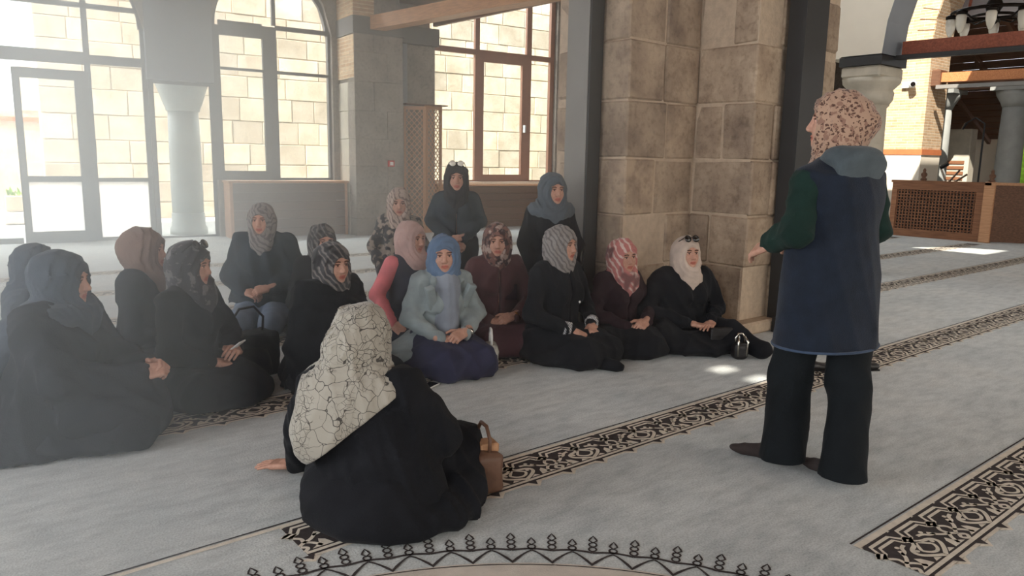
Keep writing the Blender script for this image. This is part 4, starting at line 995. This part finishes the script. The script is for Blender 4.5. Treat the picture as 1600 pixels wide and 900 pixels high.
# centre-left
seated('person in silver printed scarf, dark jacket and pale jeans kneeling before the radiator cover', (2.20, 5.75), -126, .995, CL['dark_slate'], CL['jeans'], CL['silver'], turn=(0, 4, 0), legs='seiza', vox=.015, base=.13, bottom_name='trousers', head_id=0, bulk=1.14, arm_k=.07, arms=dict(L=((.03, .275, .42), (.24, .10, .34)), R=((.03, -.275, .42), (.22, -.10, .33))), top_prims=[ec(.22, .66, (.02, 0), (0, 0), (.18, .27), (.12, .19))])
seated('person in dark striped scarf mostly hidden behind the black cloak', (2.46, 5.32), -95, .855, CL['black'], CL['black'], CL['greyprint'], turn=(0, 4, 0), vox=.017, head_id=1)
seated('person in black cloak and black and grey patterned scarf turned to the speaker', (1.93, 4.10), -72, .862, CL['black'], CL['black'], CL['greyprint'], turn=(-6, 2, 0), legs='seiza', bulk=1.12, vox=.013, head_id=2, style='tuck',
       scarf_kw=dict(amp=.008), arm_k=.12, top_prims=[ec(.01, .60, (.05, 0), (0, 0), (.30, .31), (.12, .16))])
seated('person in cream striped scarf and floral blouse behind the pink sleeves', (3.40, 5.75), -118, 1.095, CL['floral'], CL['navy'], CL['stripe'], turn=(0, 5, 0), legs='tall', base=.42, vox=.016, head_id=1, top_name='blouse', style='bib', bulk=.95)
def vestx(root):
    for i in range(4): button(root, (.165, .0, .30 + i*.06), 'black')
seated('person in beige scarf, dark vest and coral pink sleeves', (2.93, 4.85), -78, .89, CL['vest'], CL['navy'], CL['rose'], turn=(6, 2, 0), sleeves=CL['pink'], top_name='vest', vox=.014, head_id=1, bulk=1.06,
       arms=dict(R=((-.02, -.27, .36), (.14, -.27, .17), ((.7, .2, -.5), (-.4, .6, -.5)), 'relaxed'), L=((.05, .27, .33), (.24, .11, .24))))
seated('person with sunglasses on a black scarf and dark coat, kneeling before the window', (3.70, 5.31), -122, 1.318, CL['dark_slate'], CL['black'], cloth('black_scarf', 44, 42, 46), turn=(0, 0, 0), legs='tall', base=.62, vox=.015, head_id=0, bulk=.94,
       arms=dict(L=((.03, .215, .82), (.19, .05, .68)), R=((.03, -.215, .82), (.19, -.06, .66))))
# blue scarf, grey denim jacket over a shirt
def jacket_extra(X, Z, zs, zt):
    fx = X(Z(.7))
    return [dict(name='shirt', mat=CL['shirt'], prims=[el((fx+.020, 0, Z(.82)), (.150, .115, .17)), el((fx+.024, 0, Z(.5)), (.156, .095, .20)), el((fx+.03, 0, Z(.25)), (.156, .085, .14))], k=.04, fold=(.005, 20, 20, 10), vox=.010, body=False, minus=[bx((.2, 0, Z(.5)), (.07, .002, .3), .002)]),
            *[dict(name='lapel', mat=CL['denim_grey'], prims=[bx((fx+.126, s*.125, zs-.115), (.022, .030, .085), .008, rot(0, 22, -s*16).astype(F32)), bx((fx+.075, s*.085, zs-.025), (.035, .022, .035), .008, rot(s*30, 30, 0).astype(F32))], k=.012, fold=(.002, 20, 20, 20), vox=.008, body=False) for s in (1, -1)]]
def p11x(root):
    zs = .875-.315
    for i in range(4): button(root, (.178+.002*i, .012, zs-.10-i*.05), 'white', .005)
    cuff(root, (.252, .077, .262), (.268, .062, .256), .046, MAT['chrome'], 'wristwatch')
seated('smiling person in blue scarf and open grey denim jacket over pale shirt', (2.70, 4.05), -100, .875, CL['denim_grey'], CL['indigo'], CL['blue'], turn=(-20, 2, 2), legs='seiza', top_name='jacket', style='tuck', vox=.011, head_id=2,
       layers_extra=jacket_extra, extra=p11x, bulk=1.0, arms=dict(L=((.06, .24, .34), (.27, .06, .255)), R=((.06, -.24, .34), (.25, -.10, .235))),
       top_prims=[el((-.05, 0, .13), (.20, .27, .11)), el((-.02, -.24, .09), (.16, .12, .08))])
def p12x(root):
    MB().cbox(.150, .160, .035, .125, .36, .47, .004).build('chest_pocket', CL['maroon'], root)
    cuff(root, (.243, .087, .257), (.258, .072, .251), .046, MAT['gold'], 'bracelet')
seated('person in plum tunic with chest pocket and brown printed scarf', (3.32, 4.27), -112, .91, CL['plum'], CL['plum_dark'], CL['geo'], turn=(-14, 3, 0), legs='seiza', top_name='tunic', style='tuck', vox=.0125, head_id=0, extra=p12x, bulk=1.02,
       scarf_kw=dict(open=(.052, .078)), arms=dict(L=((.06, .26, .34), (.26, .07, .25)), R=((.06, -.26, .34), (.25, -.11, .24))))
seated('person in steel blue scarf and black coat kneeling beside the grey steel post', (3.84, 4.27), -112, 1.262, CL['black'], CL['black'], CL['steel_scarf'], turn=(6, 0, 0), legs='tall', base=.58, vox=.014, head_id=2, bulk=.92, style='cape')
def p14x(root):
    button(root, (.176, .06, .40), 'white', .008)
    for s, w in ((1, (.245, .115, .255)), (-1, (.245, -.105, .245))): cuff(root, (w[0]-.03, w[1]+s*.035, w[2]+.01), w, .047, CL['cuffs'])
    MB().tube([(.36, -.05, .05), (.46, -.02, .045), (.56, 0, .04), (.60, .01, .035)], [.05, .045, .038, .02], 12).build('sock', CL['black'], root, True)
seated('person in black coat with striped cuffs and silver grey scarf', (3.46, 3.78), -84, .92, CL['black'], CL['black'], CL['silver'], turn=(8, 2, 0), legs='seiza', vox=.012, head_id=0, extra=p14x, style='tuck', bulk=1.1,
       arms=dict(L=((.06, .28, .34), (.245, .115, .255), ((.6, -.5, -.35), (-.3, 0, -.9)), 'relaxed'), R=((.06, -.28, .34), (.245, -.105, .245), ((.6, .5, -.35), (-.3, 0, -.9)), 'relaxed')))
seated('person in pink patterned scarf and dark maroon coat against the pier', (4.02, 3.72), -98, .812, CL['maroon'], CL['black'], CL['pinkprint'], turn=(-4, 2, 3), legs='cross', vox=.0125, head_id=1, style='bib', bulk=1.0, base=.07,
       arms=dict(L=((.06, .26, .28), (.28, .05, .22)), R=((.06, -.26, .28), (.26, -.10, .205))))
def p16x(root):
    for i in range(3): button(root, (.150+.004*i, 0, .40-.09*i), 'chrome', .006)
seated('person in beige scarf and wide black coat seated in the nook of the stone pier', (4.50, 3.52), -112, .822, CL['black'], CL['black'], CL['beige'], turn=(2, -6, 0), legs=[el((-.03, 0, .12), (.2, .24, .12)), rc((0, .1, .13), (.34, .22, .15), .12, .085),
       rc((.34, .22, .12), (.58, .34, .06), .085, .06), rc((0, -.1, .13), (.26, -.28, .12), .12, .09), rc((.26, -.28, .1), (.34, .06, .07), .08, .065), el((.18, 0, .06), (.34, .34, .08))], vox=.012, head_id=2, extra=p16x, style='bib', bulk=1.22, base=.07,
       arms=dict(L=((.03, .30, .27), (.26, .12, .21), ((.6, -.6, -.1), (0, 0, -1)), 'flat'), R=((.03, -.30, .27), (.24, -.06, .205), ((.6, .7, -.1), (0, 0, -1)), 'flat')),
       scarf_kw=dict(drape=[el((.03, .16, .50), (.05, .06, .03)), el((.135, -.02, .43), (.032, .05, .09))]))
# foreground, seen from behind, leaning on one hand
h17 = .825
def p17x(root):
    cuff(root, (.33, -.13, .245), (.36, -.11, .235), .050, CL['beige'])
seated('person seen from behind in black coat and cream leaf-print scarf, leaning on one hand', (1.29, 2.44), 36, h17, CL['black'], CL['black'], CL['leafprint'], lean=-.02, turn=(-18, 6, 4), bulk=1.12, vox=.010, base=.08, style='tuck', head_id=2, extra=p17x, arm_k=.06, seam=False,
       legs=[el((-.02, -.02, .13), (.23, .25, .14)), rc((0, .1, .14), (.40, .12, .16), .12, .10), rc((0, -.12, .13), (.36, -.24, .17), .12, .10), rc((.36, -.24, .12), (.16, -.36, .07), .10, .07), rc((.4, .12, .1), (.42, -.2, .07), .08, .07),
             el((0, -.06, .05), (.25, .29, .075)), el((.04, -.28, .045), (.17, .15, .06)), el((-.12, -.08, .05), (.14, .17, .06))],
       arms=dict(L=((.08, .33, .27), (.22, .43, .055), ((-.05, .97, -.12), (0, 0, -1)), 'flat'), R=((.12, -.25, .30), (.33, -.13, .245), ((.9, .35, -.2), (-.1, .3, -.9)), 'relaxed')),
       top_prims=[ec(.02, .55, (.02, -.08), (0, -.01), (.26, .27), (.115, .165)), rc((.0, -.15, .50), (.12, -.25, .30), .085, .085)],
       scarf_kw=dict(vox=.0065, amp=.009, head=[el((-.05, 0, -.06), (.11, .10, .13))],
                     drape=[el((-.085, .035, .46), (.125, .185, .16)), el((-.14, .085, .36), (.09, .14, .14)), rc((-.03, .0, .53), (-.05, -.10, .49), .115, .10), rc((-.01, .05, .54), (-.02, .15, .49), .105, .095)],
                     cuts=[((.12, -.62, -.78), -.300)]))

# ------------------------------------------------------------------ the standing speaker
def speaker_person():
    leg = [ec(.62, .92, (.0, 0), (0, 0), (.14, .185), (.125, .16)),
           rc((.02, .095, .80), (.10, .085, .44), .105, .086), rc((.10, .085, .44), (.115, .075, .02), .080, .104),
           rc((-.02, -.095, .80), (-.095, -.055, .44), .105, .084), rc((-.095, -.055, .44), (-.145, -.015, .02), .078, .098)]
    vest = [ec(.575, 1.30, (.0, .0), (.0, 0), (.174, .248), (.120, .192)),
            rc((-.005, -.160, 1.285), (-.005, 0, 1.335), .060, .070), rc((-.005, 0, 1.335), (-.005, .160, 1.285), .070, .060), el((.075, .06, 1.16), .075), el((.075, -.06, 1.16), .075), el((-.05, 0, 1.20), (.095, .175, .14))]
    arms = [rc((-.005, .182, 1.275), (-.02, .232, 1.08), .064, .062), rc((-.02, .232, 1.08), (.125, .215, 1.015), .064, .050),
            rc((-.005, -.182, 1.275), (-.03, -.205, 1.08), .062, .056), rc((-.03, -.205, 1.08), (.16, -.10, 1.00), .056, .044)]
    hood = [el((-.105, 0, 1.325), (.034, .125, .085), rot(0, -18, 0).astype(F32)), el((-.055, 0, 1.385), (.082, .105, .036)), rc((-.05, .10, 1.375), (.07, .09, 1.30), .034, .022), rc((-.05, -.10, 1.375), (.07, -.09, 1.30), .034, .022)]
    layers = [dict(name='trousers', mat=CL['trouser'], prims=leg, k=.04, fold=(.010, 14, 14, 8), vox=.010, cuts=[((0, 0, -1), -.035)]),
              dict(name='denim_vest', mat=CL['denim'], prims=vest, k=.05, fold=(.009, 12, 12, 5), vox=.010, cuts=[((0, 0, -1), -.580)]),
              *[dict(name='sleeve', mat=CL['green'], prims=q, k=.03, fold=(.010, 22, 22, 26), vox=.010) for q in (arms[:2], arms[2:])],
              dict(name='hood', mat=CL['hood'], prims=hood, k=.05, fold=(.006, 20, 20, 20), vox=.009, body=False)]
    hands = [('relaxed', 1, (.140, .222, 1.005), (.86, .02, -.35), (-.3, -.6, -.7)), ('relaxed', -1, (.175, -.09, .995), (.7, .7, -.05), (-.4, 0, -.9))]
    def ex(root):
        for name, hx, hy, yaw in (('sock', .16, .085, 22), ('sock', -.115, -.02, -4)):
            P = [el((.0, 0, .045), (.05, .036, .042)), rc((0, 0, .05), (.0, 0, .12), .040, .038), rc((.02, 0, .045), (.13, .005, .028), .038, .027), el((.165, .006, .022), (.045, .034, .018))]
            lo, hi = p_bounds(P); lo -= .02; hi += .02; G, n = grid(lo, hi, .006); d = np.maximum(union(P, G, .03), F32(.003) - G[:, 2]); V, Q = surface(d.reshape(n), lo, .006)
            o = mesh_obj('sock', V, Q, CL['sock'], root, True); o.location = (hx, hy, 0); o.rotation_euler = (0, 0, yaw*D2R)
        hem = MB(); hem.tube([(.176*math.cos(t), .249*math.sin(t), .588) for t in np.linspace(0, 2*math.pi, 41)[:-1]], .006, 6, True); hem.build('frayed_hem', CL['hem'], root)
        for i in range(6): button(root, (.155, .012, .70+.07*i), 'chrome', .007)
    figure('standing speaker in leopard scarf, dark denim vest, green sleeves and black trousers', (3.05, 1.60), 76, layers, (.045, .0, 1.515), (46, 0, 0), hands,
           dict(mat=CL['leopard'], vox=.006, amp=.006, head=[el((-.095, 0, .005), (.07, .07, .07)), el((-.03, 0, .0), (.11, .092, .11))], drape=[rc((.0, 0, 1.40), (-.01, 0, 1.33), .085, .10), el((.06, 0, 1.31), (.07, .10, .07))], open=(.064, .088)),
           vox=.011, head_id=0, extra=ex, under=.028)
speaker_person()

# ================================================================== SMALL THINGS
def sunglasses(label, loc, rz, tilt, mat='lens'):
    o = empty('sunglasses', loc, rz, label, 'sunglasses', 'sunglasses pushed up on scarves'); o.rotation_euler = (0, tilt, rz)
    for s in (1, -1):
        MB().lathe([(.004, -.003), (.027, -.002), (.027, .002), (.004, .003)], n=16).build('lens', MAT[mat], o, True).matrix_local = Matrix.Translation((.0, s*.033, 0)) @ Matrix.Rotation(math.pi/2, 4, 'Y')
        MB().tube([(.0, s*.060, .01), (-.05, s*.078, .0), (-.12, s*.082, -.02)], .003, 6).build('temple', MAT['black'], o)
    MB().tube([(.002, -.010, .008), (.004, 0, .011), (.002, .010, .008)], .003, 6).build('bridge', MAT['black'], o); return o
def atop(px, py, hd, fwd, z): return (px + fwd*math.cos(hd*D2R), py + fwd*math.sin(hd*D2R), z)
sunglasses('sunglasses with pale lenses on the black scarf before the window', atop(3.70, 5.31, -122, .10, 1.305), -122*D2R, -.55, 'lampglass')
sunglasses('dark sunglasses on the beige scarf of the sitter in the pier nook', atop(4.50, 3.52, -110, .115, .800), -110*D2R, -.45)
sunglasses('dark sunglasses on the printed scarf of the phone holder', atop(1.18, 4.30, -53, .125, .862), -53*D2R, -.5)
def handbag(name, label, loc, rz, w, d, h, mat, hmat, strap=True, clasp=None, tilt=0):
    o = empty(name, loc, rz, label, 'bag'); o.rotation_euler = (tilt, 0, rz)
    P = [bx((0, 0, h*.48), (w/2, d/2, h*.48), min(d*.35, .03))]
    lo, hi = p_bounds(P); lo -= .03; hi += .03; G, n = grid(lo, hi, .009); dd = union(P, G, .01) - folds(G, .006, 25, 25, 20, int(w*1000)); V, Q = surface(np.maximum(dd, F32(.001) - G[:, 2]).reshape(n), lo, .009)
    mesh_obj('bag_body', V, Q, MAT[mat] if isinstance(mat, str) else mat, o, True)
    if strap: MB().tube([(-w*.32, 0, h*.93), (-w*.34, 0, h*1.25), (-w*.15, 0, h*1.5), (w*.15, 0, h*1.5), (w*.34, 0, h*1.25), (w*.32, 0, h*.93)], .008, 8).build('handle', MAT[hmat], o, True)
    if clasp: MB().cbox(-.022, .022, -d/2-.012, -d/2-.002, h*.42, h*.52, .003).build('clasp', MAT[clasp], o)
    return o
# black purse on the lap in the nook: flap and metal clasp
hb = handbag('purse', 'black leather purse with metal clasp on the lap beside the pier', (4.46, 3.13, .02), -22*D2R, .17, .07, .17, 'leather_black', 'leather_black', False, 'chrome')
MB().cbox(-.088, .088, -.046, .0, .085, .178, .008).build('flap', MAT['leather_black'], hb)
sm = handbag('handbag', 'small shiny black handbag with metal trim standing on the carpet', (4.47, 2.96, 0), -30*D2R, .10, .09, .12, 'leather_black', 'chrome', True)
for s in (-1, 1): MB().tube([(.03*s, -.045, .03), (.035*s, -.05, .13), (.02*s, -.02, .17)], .008, 8).build('metal_trim', MAT['chrome'], sm, True)
clear = M('pearl_vinyl', S(176, 176, 168), .25, .2, 30, .1, 80, spec=.6)
handbag('handbag', 'pale pearly handbag with looped handles beside the blue scarf', (2.93, 3.80, 0), 60*D2R, .15, .09, .17, clear, 'white', True)
handbag('handbag', 'black fabric shoulder bag standing beside the phone holder', (1.58, 4.46, 0), 20*D2R, .36, .18, .29, CL['black'], 'leather_black', True)
bb = handbag('handbag', 'brown leather bag resting at the knees of the leaf-print scarf wearer', (1.79, 2.36, 0), 75*D2R, .20, .11, .18, 'leather_brown', 'leather_brown', True)
MB().cbox(-.05, .03, -.05, .03, .16, .20, .006).build('wallet', MAT['wood_light'], bb)
ph = empty('mobile_phone', (2.36, 3.66, .0), 25*D2R, 'dark mobile phone lying on the carpet before the blue scarf', 'phone')
MB().cbox(-.075, .075, -.036, .036, .004, .012, .003).build('case', MAT['white'], ph); MB().box(-.068, .068, -.032, .032, .012, .0128).build('screen', MAT['lens'], ph)
def shoe(label, loc, rz):
    P = [el((0, 0, .03), (.05, .038, .030)), rc((-.02, 0, .035), (-.09, 0, .045), .036, .034), el((.07, .004, .026), (.055, .040, .026))]
    lo, hi = p_bounds(P); lo -= .02; hi += .02; G, n = grid(lo, hi, .006); d = union(P, G, .03); d = smax(d, -prim_d(el((-.06, 0, .08), (.055, .026, .045)), G), .008); V, Q = surface(np.maximum(d, F32(.002) - G[:, 2]).reshape(n), lo, .006)
    o = empty('shoe', loc, rz, label, 'shoe', 'black shoes behind the speaker'); mesh_obj('upper', V, Q, MAT['leather_black'], o, True)
    MB().box(-.12, .11, -.032, .032, 0, .010).build('sole', MAT['black'], o)
shoe('black slip-on shoe on the carpet right of the speaker trouser leg', (4.90, 2.30, 0), -30*D2R); shoe('black slip-on shoe seen between the speaker trouser legs', (4.62, 2.49, 0), -35*D2R)

# ================================================================== HAZE: added scatter volume on the window side, standing in for lens glare
_fp = [(-3.2, .85), (.16, .85), (1.10, 3.0), (4.2, 3.0), (4.2, 12.4), (-3.2, 12.4)]; _n = len(_fp)
hz = mesh_obj('haze', [(x, y, .01) for x, y in _fp] + [(x, y, 5.3) for x, y in _fp],
              [tuple(range(_n))[::-1], tuple(range(_n, 2*_n))] + [(i, (i+1) % _n, _n+(i+1) % _n, _n+i) for i in range(_n)],
              kind='stuff', label='added haze volume imitating veiling lens glare', category='haze')
_m = bpy.data.materials.new('lens_veil_volume'); _m.use_nodes = True; _t = _m.node_tree; _t.nodes.remove(_t.nodes['Principled BSDF'])
_v = _t.nodes.new('ShaderNodeVolumeScatter'); _v.inputs['Color'].default_value = (.88, .95, 1, 1); _v.inputs['Density'].default_value = .085; _v.inputs['Anisotropy'].default_value = .68
_t.links.new(_v.outputs[0], _t.nodes['Material Output'].inputs['Volume']); hz.data.materials.append(_m)
